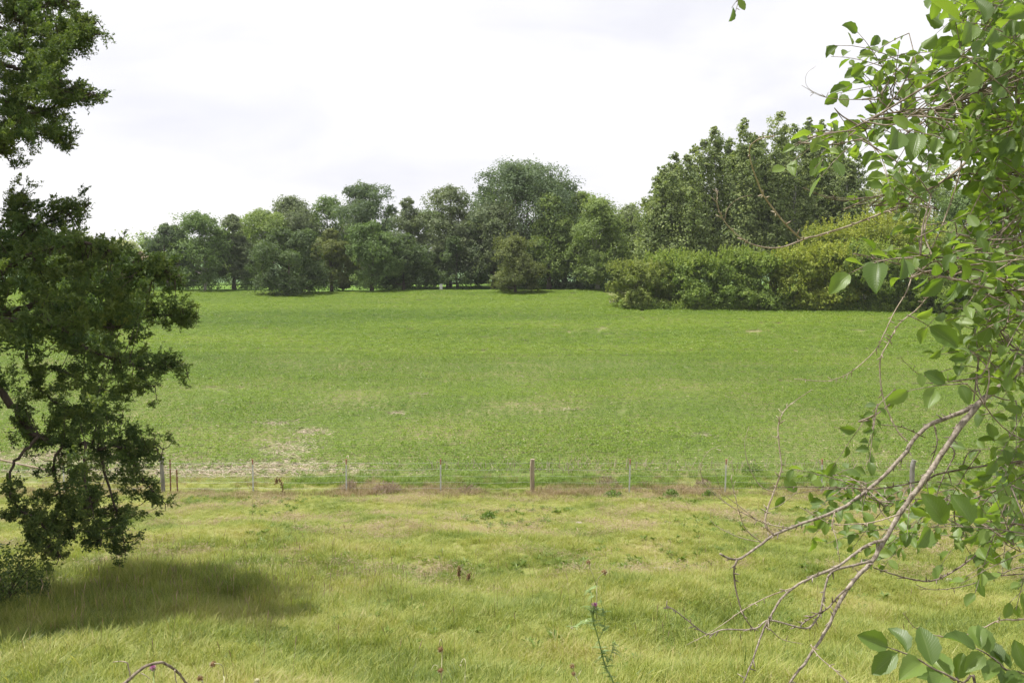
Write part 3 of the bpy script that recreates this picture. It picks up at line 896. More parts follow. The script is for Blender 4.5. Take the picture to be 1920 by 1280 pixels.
# ------------------------------------------------------------------ soybean crop
def soy_mesh(name, seed, nl, rad, h, ls):
    r_ = np.random.default_rng(seed)
    a = r_.uniform(0, 6.28, nl); rr = rad * np.sqrt(r_.uniform(0, 1, nl))
    C = np.stack([rr * np.cos(a), rr * np.sin(a), h * r_.uniform(0.45, 1.0, nl) * (1 - 0.25 * rr / rad)], -1)
    Nn = unit(np.stack([np.cos(a) * 0.4, np.sin(a) * 0.4, np.ones(nl)], -1) + r_.normal(size=(nl, 3)) * 0.38)
    mb = MB()
    leaf_cloud(mb, C, Nn, ls * r_.uniform(0.7, 1.25, nl), 0.7, r_, np.clip(r_.normal(0.5, 0.17, nl), 0, 1), fold=0.08)
    return mb.mesh(name, M['soy'])


BARE = [(-10.5, 38.4, 3.6, 1.2), (-14, 37.7, 6.5, 0.9), (-10.4, 41.5, 1.2, 2.0), (-10.2, 45.2, 0.9, 0.7), (-6.4, 49.5, 0.5, 0.4), (-12.5, 47, 1.0, 0.5), (3.4, 50.5, 0.7, 0.2),
        (-20, 40, 4, 1.5), (-5.6, 55, 0.5, 0.4), (9.5, 44.5, 0.5, 0.3)]


def crop_edge(x):
    """far edge of the crop: the mown strip, and on the right the hedge"""
    e = np.full_like(x, 136.0) + 1.2 * np.sin(x * 0.05)
    return np.where(x > 13.3, np.interp(x, [13.3, 56, 200], [109.5, 102.2, 98]), e)


def crop_keep(x, y):
    k = (y < crop_edge(x)) & (y > 37.4 + 0.25 * np.sin(x * 0.8))
    bare = np.zeros_like(x)
    for bx, by, sx, sy in BARE:
        bare = np.maximum(bare, 1.25 * np.exp(-(((x - bx) / sx) ** 2 + ((y - by) / sy) ** 2)))
    gap = vnoise(x, y * 2.5, 3.0, 8) * 0.6 + vnoise(x, y, 0.9, 9) * 0.4
    return k & (rng.uniform(0, 1, len(x)) > bare) & (gap > 0.17)


near_src = [soy_mesh('soy_plant', 400 + i, 40, 0.2, [0.22, 0.26, 0.19, 0.24][i], 0.066) for i in range(4)]
far_src = [soy_mesh('soy_patch', 500 + i, 120, 0.42, [0.24, 0.28, 0.22][i], 0.085) for i in range(3)]


def rows(y0, y1, spacing, step, jit):
    X, Y, RV = [], [], []
    for ry in np.arange(y0, y1, spacing):
        hw = 0.575 * ry + 6
        x = np.arange(-hw, hw, step) + rng.uniform(-jit, jit, len(np.arange(-hw, hw, step)))
        RV.append(np.full(len(x), rng.uniform(0.86, 1.12)))
        X.append(x); Y.append(ry + 0.012 * x + rng.normal(size=len(x)) * 0.035)
    return np.concatenate(X), np.concatenate(Y), np.concatenate(RV)


x, y, rv = rows(37.4, 72, 0.40, 0.22, 0.08)
k = crop_keep(x, y); x, y, rv = x[k], y[k], rv[k]
s_ = rv * rng.uniform(0.65, 1.15, len(x)) * (0.8 + 0.4 * vnoise(x, y, 5, 12))
scatter('soybean_crop', np.stack([x, y, hgt(x, y)], -1), np.stack([0 * x, 0 * x, rng.uniform(0, 6.28, len(x))], -1), np.stack([s_, s_, s_], -1), rng.integers(0, 4, len(x)), near_src,
        'young soybean plants in close rows filling the near half of the field', 'crop')
x, y, rv = rows(72, 137, 0.62, 0.5, 0.2)
k = crop_keep(x, y); x, y, rv = x[k], y[k], rv[k]
s_ = rv * rng.uniform(0.75, 1.15, len(x)) * (0.85 + 0.3 * vnoise(x, y, 8, 13))
scatter('far_soybean_crop', np.stack([x, y, hgt(x, y)], -1), np.stack([0 * x, 0 * x, rng.uniform(0, 6.28, len(x))], -1), np.stack([s_, s_, s_], -1), rng.integers(0, 3, len(x)), far_src,
        'soybean crop running smooth and even up to the far trees', 'crop')

# corn residue lying in the crop, standing stubble by the fence
mb = MB()
r3 = np.random.default_rng(21)
P_ = []
for bx, by, sx, sy in BARE:
    k = int(260 * sx * sy) + 60
    P_.append(np.stack([bx + r3.normal(size=k) * sx * 0.75, by + r3.normal(size=k) * sy * 0.75, np.zeros(k)], -1))
k = 2800
yy = 37.5 + 45 * r3.uniform(0, 1, k) ** 1.6; xx = r3.uniform(-1, 1, k) * (0.575 * yy + 3)
P_.append(np.stack([xx, yy, np.ones(k)], -1))
P_ = np.concatenate(P_)
P_ = P_[(P_[:, 1] > 36.6) & (P_[:, 1] < crop_edge(P_[:, 0]))]
for px_, py_, on in P_:
    a = r3.normal() * 0.6 + (0 if r3.uniform() < 0.6 else 1.5)
    L = r3.uniform(0.04, 0.15) * (0.6 if on else 1); tl = r3.normal() * 0.25
    d = np.array([math.cos(a), math.sin(a), tl]) * L
    zz = float(hgt(px_, py_)) + (r3.uniform(0.08, 0.24) if on else r3.uniform(0.015, 0.06))
    s = np.array([-math.sin(a), math.cos(a), r3.normal() * 0.6]) * r3.uniform(0.005, 0.013)
    c = np.array([px_, py_, zz]); u_ = np.array([0, 0, 0.012])
    mb.add([c - d - s, c - d + s, c + d + s, c + d - s, c + u_], None, [(0, 1, 4), (1, 2, 4), (2, 3, 4), (3, 0, 4)])
tag(link('corn_residue', mb.mesh('corn_residue', M['residue'])), 'pale bits of last year\'s corn stalks lying among the crop', 'crop residue', kind='stuff')
mb = MB()
for i in range(230):
    x = r3.uniform(-3.5, 17) if i < 180 else r3.uniform(-18, 22)
    y = 38.2 + r3.normal() * 0.45
    z = float(hgt(x, y)); h_ = r3.uniform(0.28, 0.55)
    d = np.array([r3.normal() * 0.35, r3.normal() * 0.2, 1.0]) * h_
    tube(mb, [np.array([x, y, z - 0.03]), np.array([x, y, z]) + d * 0.5, np.array([x, y, z]) + d + np.array([r3.normal() * 0.03, 0, 0])], 0.012, 0.008, 5)
tag(link('corn_stubble', mb.mesh('corn_stubble', M['residue'])), 'standing tan corn stubble along the near edge of the crop', 'stubble', kind='stuff')

# ------------------------------------------------------------------ wire fence
M['steel'] = plain_mat('galvanised_steel', (0.5, 0.5, 0.5), (0.66, 0.66, 0.66), 8, 0.6, 0.0)
M['rust'] = plain_mat('rusty_steel', (0.16, 0.075, 0.04), (0.3, 0.16, 0.09), 20, 0.8)
M['redpaint'] = plain_mat('faded_red_paint', (0.34, 0.12, 0.07), (0.42, 0.17, 0.1), 20, 0.6)
M['greywood'] = bark_mat('weathered_grey_wood', (0.16, 0.15, 0.14), (0.36, 0.34, 0.32), 12, 0.12, 0.6)
M['brownwood'] = bark_mat('weathered_brown_wood', (0.2, 0.155, 0.11), (0.4, 0.33, 0.25), 12, 0.12, 0.6)
M['wire'] = plain_mat('fence_wire', (0.3, 0.3, 0.3), (0.42, 0.4, 0.38), 5, 0.5, 0.6)
FY = 34.0
fence = thing('wire_fence', (0, FY, float(hgt(0, FY))), 'wire fence of slim steel and wooden posts between pasture and crop', 'fence')


def wood_post(px, hh, r, mat, lab, yj=0.0):
    x = P(px, 900, FY)[0]; z = float(hgt(x, FY + yj))
    mb = MB(); rr = np.random.default_rng(abs(int(px)))
    pts = [[x + rr.normal() * 0.008, FY + yj, z - 0.3], [x, FY + yj, z + hh * 0.4], [x + rr.normal() * 0.02, FY + yj, z + hh * 0.8], [x + rr.normal() * 0.02, FY + yj, z + hh]]
    tube(mb, smooth_line(pts, 3), r, r * 0.92, 10, rng=rr, knob=0.05)
    o = part('wood_post', mb, mat, fence, smooth=False)
    o['label'] = lab
    return x


def steel_post(px, hh=1.32, mat='steel', lab=None):
    x = P(px, 900, FY)[0]; z = float(hgt(x, FY))
    rr = np.random.default_rng(abs(int(px))); tl = rr.normal() * 0.012
    mb = MB()
    # T section: flange and stem, with studs
    for (cx, cy, sx, sy) in ((0, 0, 0.056, 0.006), (0, 0.019, 0.007, 0.032)):
        zt = z + hh
        v = []
        for zz, dx in ((z - 0.3, 0), (zt, tl * hh)):
            v += [[x + cx + dx - sx / 2, FY + cy - sy / 2, zz], [x + cx + dx + sx / 2, FY + cy - sy / 2, zz], [x + cx + dx + sx / 2, FY + cy + sy / 2, zz], [x + cx + dx - sx / 2, FY + cy + sy / 2, zz]]
        mb.add(v, [(0, 1, 5, 4), (1, 2, 6, 5), (2, 3, 7, 6), (3, 0, 4, 7), (4, 5, 6, 7)])
    for s in np.arange(0.15, hh - 0.2, 0.11):
        box(mb, (x + tl * s, FY - 0.007, z + s), (0.014, 0.008, 0.02))
    o = part('steel_post', mb, M[mat], fence)
    if lab:
        o['label'] = lab
    mb = MB(); box(mb, (x + tl * (hh + 0.01), FY + 0.008, z + hh - 0.09), (0.044, 0.05, 0.2))
    if mat == 'steel':
        part('post_tip', mb, M['redpaint'], fence, parent=o)
    return x


xs_ = []
xs_.append(wood_post(-70, 1.45, 0.075, M['greywood'], 'grey wooden post at the far left end of the fence'))
xs_.append(wood_post(305, 1.4, 0.075, M['greywood'], 'grey weathered wooden post beside the juniper'))
steel_post(319, 1.32, 'rust', 'thin rusty post right of the grey wooden post')
steel_post(332, 0.95, 'rust', 'short thin rusty stake')
for px in (120, 474, 649, 826, 1180, 1360, 1541, 1880):
    xs_.append(steel_post(px))
xs_.append(wood_post(998, 1.33, 0.09, M['brownwood'], 'brown wooden post in the middle of the fence'))
xs_.append(wood_post(1710, 1.3, 0.095, M['greywood'], 'stout grey wooden post behind the elm branches'))
xs_ = np.array(sorted([P(-420, 900, FY)[0]] + xs_ + [P(2060, 900, FY)[0]]))
for i, hh in enumerate((0.22, 0.45, 0.7, 0.95, 1.2)):
    mb = MB()
    X = np.concatenate([np.linspace(a, b, 6)[:-1] for a, b in zip(xs_[:-1], xs_[1:])] + [xs_[-1:]])
    ph = (np.arange(len(X)) % 5) / 5
    Z = hgt(X, np.full_like(X, FY)) + hh - 0.04 * np.sin(np.pi * ph) + 0.01 * np.sin(X * 3 + i)
    tube(mb, np.stack([X, np.full_like(X, FY - 0.028), Z], -1), 0.0036, 0.0036, 4)
    part('wire', mb, M['wire'], fence, smooth=True)
mb = MB()
a, b = P(-70, 846, FY), P(95, 884, FY)
tube(mb, [a + np.array([0, 0.1, 0]), (a + b) / 2 + np.array([0, 0.1, -0.02]), b + np.array([0, 0.1, 0])], 0.045, 0.04, 8)
part('brace_rail', mb, M['brownwood'], fence)['label'] = 'slanting brown brace rail at the left'


# ------------------------------------------------------------------ weeds and small plants along the fence
def twiggy(name, px, py, wpx, hpx, mat, label, cat, n=420, green=0.0, seed=1, group=None, leaf=0.10):
    g = G(px, py)
    r_ = np.random.default_rng(seed)
    Y = g[1]; W = wpx * Y / F_PX; H = hpx * Y / F_PX
    root = thing(name, g, label, cat, group)
    mb = MB()
    a = r_.uniform(0, 6.28, n); rr = np.sqrt(r_.uniform(0, 1, n)) * W / 2
    hz = H * np.sqrt(np.clip(1 - (rr / (W / 2)) ** 2, 0.05, 1)) * r_.uniform(0.25, 1.05, n)
    C = np.stack([rr * np.cos(a), rr * np.sin(a), hz], -1)
    td = np.stack([np.cos(a) * rr, np.sin(a) * rr, H * 0.8 + 0 * a], -1) + r_.normal(size=(n, 3)) * H * 0.3
    Nn = unit(r_.normal(size=(n, 3)))
    leaf_cloud(mb, C + g, Nn, leaf * r_.uniform(0.7, 1.6, n), 0.14 if not green else green, r_, np.clip(r_.normal(0.5, 0.2, n), 0, 1), tdir=td)
    part('foliage', mb, mat, root)
    sb = MB()
    for i in range(14):
        aa = r_.uniform(0, 6.28); q = r_.uniform(0.2, 0.9)
        e = np.array([math.cos(aa) * W / 2 * q, math.sin(aa) * W / 2 * q, H * r_.uniform(0.6, 0.95)])
        tube(sb, [g + np.array([0, 0, -0.03]), g + e * np.array([0.4, 0.4, 0.5]), g + e], 0.006, 0.002, 4, tint=0.6)
    part('stem', sb, M['deadwood'] if not green else M['junbark'], root)
    return root


MAUVE = foliage_mat('mauve_dry_brush', [(0.16, 0.11, 0.09), (0.24, 0.17, 0.14), (0.31, 0.23, 0.19)], 0.25, 0.7, 0, 0)
WEED = foliage_mat('weed_leaves', [(0.09, 0.15, 0.035), (0.13, 0.2, 0.045), (0.18, 0.25, 0.06)], 0.35, 0.5, 0, 0)
GB = 'clumps of dry brush along the fence'
twiggy('dry_brush', 725, 925, 62, 24, MAUVE, 'largest mauve clump of dry brush between two steel fence posts', 'brush', n=900, group=GB, seed=1)
twiggy('dry_brush', 655, 922, 30, 26, MAUVE, 'small dry brush clump round the foot of a steel post', 'brush', n=420, group=GB, seed=2)
twiggy('dry_brush', 880, 926, 54, 18, MAUVE, 'flat mauve brush left of the brown wooden post', 'brush', n=600, group=GB, seed=3)
twiggy('dry_brush', 1138, 912, 46, 22, MAUVE, 'pinkish dry brush right of the brown wooden post', 'brush', n=520, group=GB, seed=4)
twiggy('dry_brush', 1318, 914, 34, 18, MAUVE, 'dry brush behind the thin arching twigs', 'brush', n=380, group=GB, seed=5)
GW = 'green weeds along the fence'
twiggy('weed', 1258, 934, 34, 18, WEED, 'dark green broad weed in front of the fence right of centre', 'weed', n=190, green=0.5, group=GW, seed=6)
twiggy('weed', 1330, 932, 26, 15, WEED, 'small dark weed beside the dry brush behind the twigs', 'weed', n=150, green=0.5, group=GW, seed=7)
twiggy('weed', 1150, 932, 40, 13, WEED, 'low weed patch left of the steel post right of centre', 'weed', n=170, green=0.5, group=GW, seed=8)
twiggy('weed', 915, 972, 30, 12, WEED, 'low weed in the grazed grass below the brown wooden post', 'weed', n=150, green=0.5, group=GW, seed=9)
twiggy('weed', 1410, 890, 40, 22, WEED, 'tall green weed just beyond the fence behind the bare twigs', 'weed', n=220, green=0.5, group=GW, seed=10)

BROWN = foliage_mat('brown_seed', [(0.13, 0.075, 0.035), (0.22, 0.13, 0.065), (0.32, 0.21, 0.11)], 0.15, 0.8, 0, 0)
STRAW = foliage_mat('straw_stem', [(0.3, 0.28, 0.15), (0.42, 0.4, 0.24), (0.5, 0.47, 0.32)], 0.15, 0.7, 0, 0)
THIST = foliage_mat('thistle_leaf', [(0.16, 0.24, 0.08), (0.25, 0.34, 0.13), (0.34, 0.42, 0.2)], 0.35, 0.5, 0, 0)
PINK = foliage_mat('thistle_flower', [(0.4, 0.12, 0.32), (0.52, 0.2, 0.44), (0.62, 0.3, 0.55)], 0.3, 0.6, 0, 0, tcol=(1, 0.6, 1))


def bumpy_clusters(mb, line, r_, size, n, spread):
    L = smooth_line(line, 6)
    i = r_.uniform(0, len(L) - 1, n)
    C = np.stack([np.interp(i, np.arange(len(L)), L[:, k]) for k in range(3)], -1) + r_.normal(size=(n, 3)) * spread
    leaf_cloud(mb, C, unit(r_.normal(size=(n, 3))), size * r_.uniform(0.6, 1.4, n), 0.7, r_, np.clip(r_.normal(0.45, 0.25, n), 0, 1), fold=0.25)


r_ = np.random.default_rng(33)
g = G(863, 1100)
dock = thing('dock_plant', g, 'pair of rusty brown dock seed spikes standing in the grass', 'weed')
for ln in ([(863, 1100), (861, 1080), (861, 1062)], [(868, 1100), (877, 1088), (880, 1076)]):
    pts_ = [P(a, b, g[1]) for a, b in ln]
    pts_[0] = g + np.array([0, 0, -0.02])
    mb = MB(); tube(mb, smooth_line(pts_, 3), 0.005, 0.003, 5); st = part('stem', mb, BROWN, dock)
    mb = MB(); bumpy_clusters(mb, pts_[1:], r_, 0.028, 170, 0.017); part('seed_spike', mb, BROWN, dock)
g = G(530, 930)
cw = thing('curled_weed', g, 'dead brown weed bent over in a hook near the left of the fence', 'weed')
ln = [P(a, b, g[1]) for a, b in ((532, 926), (529, 912), (524, 900), (518, 899), (516, 908))]; ln[0] = g + np.array([0, 0, -0.02])
mb = MB(); tube(mb, smooth_line(ln, 4), 0.012, 0.006, 5); part('stem', mb, BROWN, cw)
mb = MB(); bumpy_clusters(mb, ln, r_, 0.06, 160, 0.035); part('dead_leaves', mb, BROWN, cw)


# ------------------------------------------------------------------ stones and the white box
def stone(name, px, py, sx, sz, mat, label, cat, seed):
    g = G(px, py)
    r_ = np.random.default_rng(seed)
    mb = MB()
    nu, nv = 12, 7
    u = np.arange(nu) / nu * 2 * np.pi; v = np.linspace(0.05, np.pi - 0.05, nv)
    U, Vv = np.meshgrid(u, v)
    rad = 1 + 0.18 * np.sin(2 * U + r_.uniform(0, 6)) * np.sin(Vv) + 0.1 * np.sin(3 * U + 2 * Vv) + r_.normal(size=U.shape) * 0.06
    V = np.stack([rad * np.cos(U) * np.sin(Vv) * sx, rad * np.sin(U) * np.sin(Vv) * sx * 0.75, np.cos(Vv) * sz + sz * 0.45], -1).reshape(-1, 3) + g
    i = np.arange(nv - 1)[:, None] * nu; j = np.arange(nu)[None]
    q = np.stack([i + j, i + nu + j, i + nu + (j + 1) % nu, i + (j + 1) % nu], -1).reshape(-1, 4)
    mb.add(V, q, [(k, (k + 1) % nu, nu // 2) for k in range(nu) if k not in (nu // 2, nu // 2 - 1)])
    o = link(name, mb.mesh(name, mat, g, smooth=False), loc=Vector(g))
    return tag(o, label, cat)


PALE = plain_mat('pale_stone', (0.26, 0.22, 0.2), (0.5, 0.45, 0.42), 9, 0.8)
CLOD = plain_mat('brown_clod', (0.16, 0.11, 0.09), (0.3, 0.23, 0.19), 14, 0.9)
stone('stone', 1088, 981, 0.13, 0.035, PALE, 'flat whitish stone in the grazed grass below the fence', 'stone', 1)
stone('stone', 1240, 1069, 0.17, 0.05, PALE, 'flat pinkish pale stone in the grass left of the bare branch tip', 'stone', 2)
stone('dirt_clod', 1356, 1129, 0.1, 0.05, CLOD, 'small brown clod of earth under the bare elm twigs', 'clod', 3)
stone('stone', 1780, 1090, 0.1, 0.045, PALE, 'small pale stone in the grass behind the dark curved elm twig', 'stone', 4)
stone('stone', 1149, 570, 0.5, 0.5, PALE, 'whitish stump like stone at the tip of the hedge', 'stone', 5)

WHITE = plain_mat('white_paint', (0.55, 0.55, 0.53), (0.68, 0.68, 0.66), 4, 0.5)
g = P(827, 530, 137.6); g[2] = float(hgt(g[0], g[1]))
wb = thing('white_box', g, 'small white box on the mown grass beneath the far trees', 'box')
mb = MB(); box(mb, g + np.array([0, 0, 0.51]), (0.42, 0.4, 0.74)); part('body', mb, WHITE, wb)
mb = MB(); box(mb, g + np.array([0, 0, 0.91]), (0.43, 0.41, 0.06)); part('lid', mb, M['steel'], wb)
for sx in (-1, 1):
    for sy in (-1, 1):
        mb = MB(); box(mb, g + np.array([sx * 0.15, sy * 0.14, 0.08]), (0.08, 0.08, 0.22)); part('leg', mb, M['brownwood'], wb)

# ------------------------------------------------------------------ musk thistles at the bottom of the picture
def sphere(mb, c, r, axis, k=9, rings=6, sq=1.0, tint=0.5):
    axis = unit(np.asarray(axis, float)); rf = np.array([1.0, 0, 0]) if abs(axis[0]) < 0.8 else np.array([0, 1.0, 0])
    u = unit(np.cross(axis, rf)); v = np.cross(axis, u)
    ph = np.linspace(0.1, np.pi - 0.1, rings)
    tube(mb, np.array([c - axis * r * sq * math.cos(p) for p in ph]), np.array([r * math.sin(p) for p in ph]), 0, k, tint=tint)


def head(root, c, axis, r, kind, rg, lab=None, parent=None):
    """a thistle head: round base with bracts, flower tuft or dried crown of spikes"""
    axis = unit(np.asarray(axis, float))
    mb = MB()
    col = {'pink': THIST, 'bud': THIST, 'dry': BROWN, 'straw': STRAW}[kind]
    sphere(mb, c, r * 0.8, axis, sq=0.9, tint=0.4)
    n = 46
    d = unit(rg.normal(size=(n, 3)) - axis * 0.25)
    C = c + d * r * 0.95
    nn = unit(np.cross(d, rg.normal(size=(n, 3))))
    leaf_cloud(mb, C, nn, r * 0.8 * rg.uniform(0.7, 1.3, n), 0.3, rg, np.clip(rg.normal(0.6, 0.25, n), 0, 1), tdir=d)
    o = part('flower_head', mb, col, root)
    if lab:
        o['label'] = lab
    if kind == 'pink':
        fb = MB()
        n = 90
        d = unit(rg.normal(size=(n, 3)) * 0.55 + axis)
        leaf_cloud(fb, c + d * r * 1.15, unit(np.cross(d, rg.normal(size=(n, 3)))), r * 1.1, 0.14, rg, np.clip(rg.normal(0.5, 0.25, n), 0, 1), tdir=d)
        part('petals', fb, PINK, root, parent=o)
    elif kind == 'dry':
        fb = MB()
        n = 40
        d = unit(rg.normal(size=(n, 3)) * 0.6 + axis)
        leaf_cloud(fb, c + d * r * 1.0, unit(np.cross(d, rg.normal(size=(n, 3)))), r * 0.9, 0.12, rg, np.clip(rg.normal(0.7, 0.2, n), 0, 1), tdir=d)
        part('dried_petals', fb, STRAW, root, parent=o)


def thistle(base_px, Y, stems, heads, label, leaves=None, seed=0, cat='thistle'):
    """stems: [(pixel polyline, r0, r1, dry?)]; the first one is carried down to the ground"""
    rg = np.random.default_rng(seed)
    x = P(base_px, 1290, Y)[0]
    g = np.array([x, Y, float(hgt(x, Y))])
    root = thing('thistle_plant', g, label, cat, 'musk thistles on the near slope')
    for i, (ln, r0, r1, dry) in enumerate(stems):
        pts_ = [P(a, b, Y + 0.05 * math.sin(a * 0.7 + b)) for a, b in ln]
        if i == 0:
            pts_ = [g + np.array([0, 0, -0.03]), (g * 0.6 + pts_[0] * 0.4)] + pts_
        mb = MB(); tube(mb, smooth_line(pts_, 4), r0, r1, 6, tint=0.5)
        part('stem', mb, STRAW if dry else THIST, root, smooth=True)
        if leaves and not dry:
            L = smooth_line(pts_, 8)
            for _ in range(leaves if i == 0 else leaves // 4):
                k = rg.integers(len(L) // 6, len(L) - 1)
                a = rg.uniform(0, 6.28); ln_ = rg.uniform(0.03, 0.085)
                d = np.array([math.cos(a), math.sin(a), rg.uniform(-0.1, 0.8)])
                lb = MB()
                m_ = 9                                  # spiny lobed leaf: lobes either side of a midrib
                s = np.linspace(0.05, 1, m_)
                C = L[k] + unit(d) * (s * ln_)[:, None] + np.array([0, 0, -0.3]) * (s ** 2 * ln_)[:, None]
                sd = unit(np.cross(d, [0, 0, 1.0]))
                nn = unit(np.cross(sd, d))
                for sg in (-1, 1):
                    leaf_cloud(lb, C + sd * sg * ln_ * 0.1, np.repeat(nn[None], m_, 0), ln_ * 0.3 * (1.1 - 0.6 * s), 0.4, rg, np.full(m_, np.clip(rg.normal(0.5, 0.2), 0, 1)), tdir=np.repeat((sd * sg + unit(d) * 0.5)[None], m_, 0))
                tube(lb, C[::2], 0.003, 0.001, 3, tint=0.8)
                part('leaf', lb, THIST, root)
    for (a, b, r, axis, kind) in heads:
        head(root, P(a, b, Y + 0.05 * math.sin(a * 0.7 + b)), axis, r, kind, rg)
    return root


thistle(1152, 6.5, [([(1150, 1280), (1136, 1250), (1128, 1222), (1120, 1190), (1112, 1163), (1109, 1137)], 0.008, 0.004, False),
                    ([(1119, 1160), (1119, 1130), (1119, 1097), (1122, 1083), (1132, 1073)], 0.004, 0.003, True),
                    ([(1119, 1097), (1113, 1080), (1106, 1064), (1103, 1055)], 0.003, 0.002, True),
                    ([(1112, 1163), (1108, 1140), (1109, 1120), (1107, 1106), (1104, 1106)], 0.003, 0.0025, False),
                    ([(1112, 1163), (1098, 1166), (1084, 1172), (1072, 1176)], 0.003, 0.002, False),
                    ([(1122, 1200), (1134, 1170), (1128, 1130), (1126, 1118)], 0.003, 0.0015, False),
                    ([(1136, 1250), (1146, 1225), (1152, 1200)], 0.003, 0.002, False),
                    ([(1112, 1163), (1113, 1150), (1114, 1140)], 0.004, 0.003, False)],
        [(1103, 1053, 0.017, (-0.2, 0, 1), 'dry'), (1134, 1072, 0.021, (0.7, -0.3, 0.5), 'dry'), (1114, 1136, 0.02, (0.2, -0.3, 0.9), 'pink'), (1104, 1107, 0.011, (-0.6, 0, -0.5), 'bud'),
         (1072, 1176, 0.011, (-0.5, 0, -0.8), 'straw'), (1130, 1150, 0.01, (0.2, 0, 1), 'bud')],
        'tall green thistle with one pink flower and two dried heads', leaves=46, seed=1)
thistle(828, 6.2, [([(828, 1280), (828, 1255), (829, 1225), (829, 1204), (826, 1198), (824, 1206), (826, 1214)], 0.005, 0.0025, True),
                   ([(828, 1270), (822, 1250), (814, 1246), (808, 1256)], 0.003, 0.002, True)],
        [(826, 1217, 0.02, (0, 0, -1), 'dry'), (826, 1256, 0.019, (0.2, 0, -1), 'dry')],
        'dry thistle with a drooping brown head hooked over at the bottom centre', seed=2)
thistle(872, 6.0, [([(872, 1280), (872, 1262), (873, 1240), (869, 1234), (864, 1242)], 0.003, 0.002, True)], [(864, 1246, 0.008, (0, 0, -1), 'straw')],
        'thin pale hooked thistle stalk right of the drooping brown head', seed=12)
thistle(1082, 6.0, [([(1083, 1282), (1080, 1270), (1076, 1258), (1074, 1250)], 0.004, 0.003, True), ([(1080, 1270), (1086, 1262), (1090, 1256)], 0.002, 0.002, True)],
        [(1073, 1248, 0.017, (-0.2, 0, 1), 'dry'), (1076, 1262, 0.014, (0.4, -0.4, 0.4), 'dry')],
        'short dry thistle with two brown heads left of the pink flowered one', seed=3)
thistle(400, 5.8, [([(420, 1282), (419, 1266), (418, 1250), (412, 1244), (402, 1243)], 0.004, 0.003, True)], [(399, 1244, 0.02, (-1, 0, 0.1), 'dry')],
        'pale thistle stalk bent at a right angle with a brown head', seed=4)
thistle(378, 5.8, [([(381, 1284), (378, 1276), (376, 1272)], 0.004, 0.003, True)], [(375, 1270, 0.02, (-0.2, 0, 1), 'dry')],
        'dark brown thistle head on a short upright stalk right of the arched branch', seed=5)
thistle(288, 5.4, [([(289, 1292), (288, 1270), (288, 1257)], 0.004, 0.003, False)], [(287, 1253, 0.018, (0.1, -0.4, 0.8), 'pink')],
        'pink thistle flower under the arched bare branch', seed=6)
thistle(482, 5.7, [([(484, 1288), (483, 1280)], 0.004, 0.003, False)], [(482, 1275, 0.02, (0.1, 0, 1), 'straw')],
        'pale yellow thistle head just above the bottom edge', seed=7)

# arched bare branch at the bottom left
AY = 4.6
x = P(225, 1290, AY)[0]
ab = thing('bare_branch', (x, AY, float(hgt(x, AY))), 'arched bare brown branch poking up at the bottom left', 'branch')


def pxline(pts_, Y, Y2=None):
    Y2 = Y if Y2 is None else Y2
    n_ = len(pts_)
    return np.array([P(a, b, Y + (Y2 - Y) * i / max(1, n_ - 1)) for i, (a, b) in enumerate(pts_)])


def knobbly(mb, line, r0, r1, k=7, seed=0, sub=4, wob=0.15):
    rg = np.random.default_rng(seed)
    L = smooth_line(line, sub)
    L = L + rg.normal(size=L.shape) * r0 * wob
    tube(mb, L, np.linspace(r0, r1, len(L)) * (1 + rg.uniform(-0.08, 0.1, len(L))), 0, k)


mb = MB()
arch = list(pxline([(205, 1310), (237, 1279), (269, 1251), (297, 1242), (310, 1243), (328, 1255), (340, 1267), (350, 1281), (362, 1300)], AY, AY + 0.25))
arch = [np.array([x - 0.1, AY, float(hgt(x, AY)) - 0.05])] + arch
knobbly(mb, arch, 0.010, 0.006, seed=3)
part('stem', mb, M['elmbark'], ab, smooth=True)
for k, (ln, r0) in enumerate([([(244, 1267), (241, 1250), (237, 1241), (224, 1239), (211, 1241)], 0.0045), ([(264, 1261), (274, 1266), (283, 1274)], 0.003), ([(328, 1255), (329, 1270), (333, 1284)], 0.004)]):
    mb = MB(); knobbly(mb, pxline(ln, AY + 0.03), r0, r0 * 0.5, 5, seed=k)
    part('twig', mb, M['deadwood'], ab, smooth=True)

# ------------------------------------------------------------------ juniper on the left
rj = np.random.default_rng(9)
JY = 15.0
jx = P(-95, 700, JY)[0]
jg = np.array([jx, JY, float(hgt(jx, JY))])
jun = thing('juniper_tree', jg, 'dark juniper with ragged drooping branches filling the left edge', 'tree')
mb = MB()
tp = [jg + np.array([0, 0, -0.3]), jg + np.array([0.1, 0.05, 2.5]), jg + np.array([0.0, 0.1, 6]), jg + np.array([0.15, 0, 10]), jg + np.array([0.1, 0.1, 13.5])]
knobbly(mb, tp, 0.3, 0.05, 10, seed=1, sub=5, wob=0.06)
part('trunk', mb, M['junbark'], jun, smooth=True)


def trunk_at(z):
    return np.array([jg[0] + 0.08, jg[1] + 0.05, z])


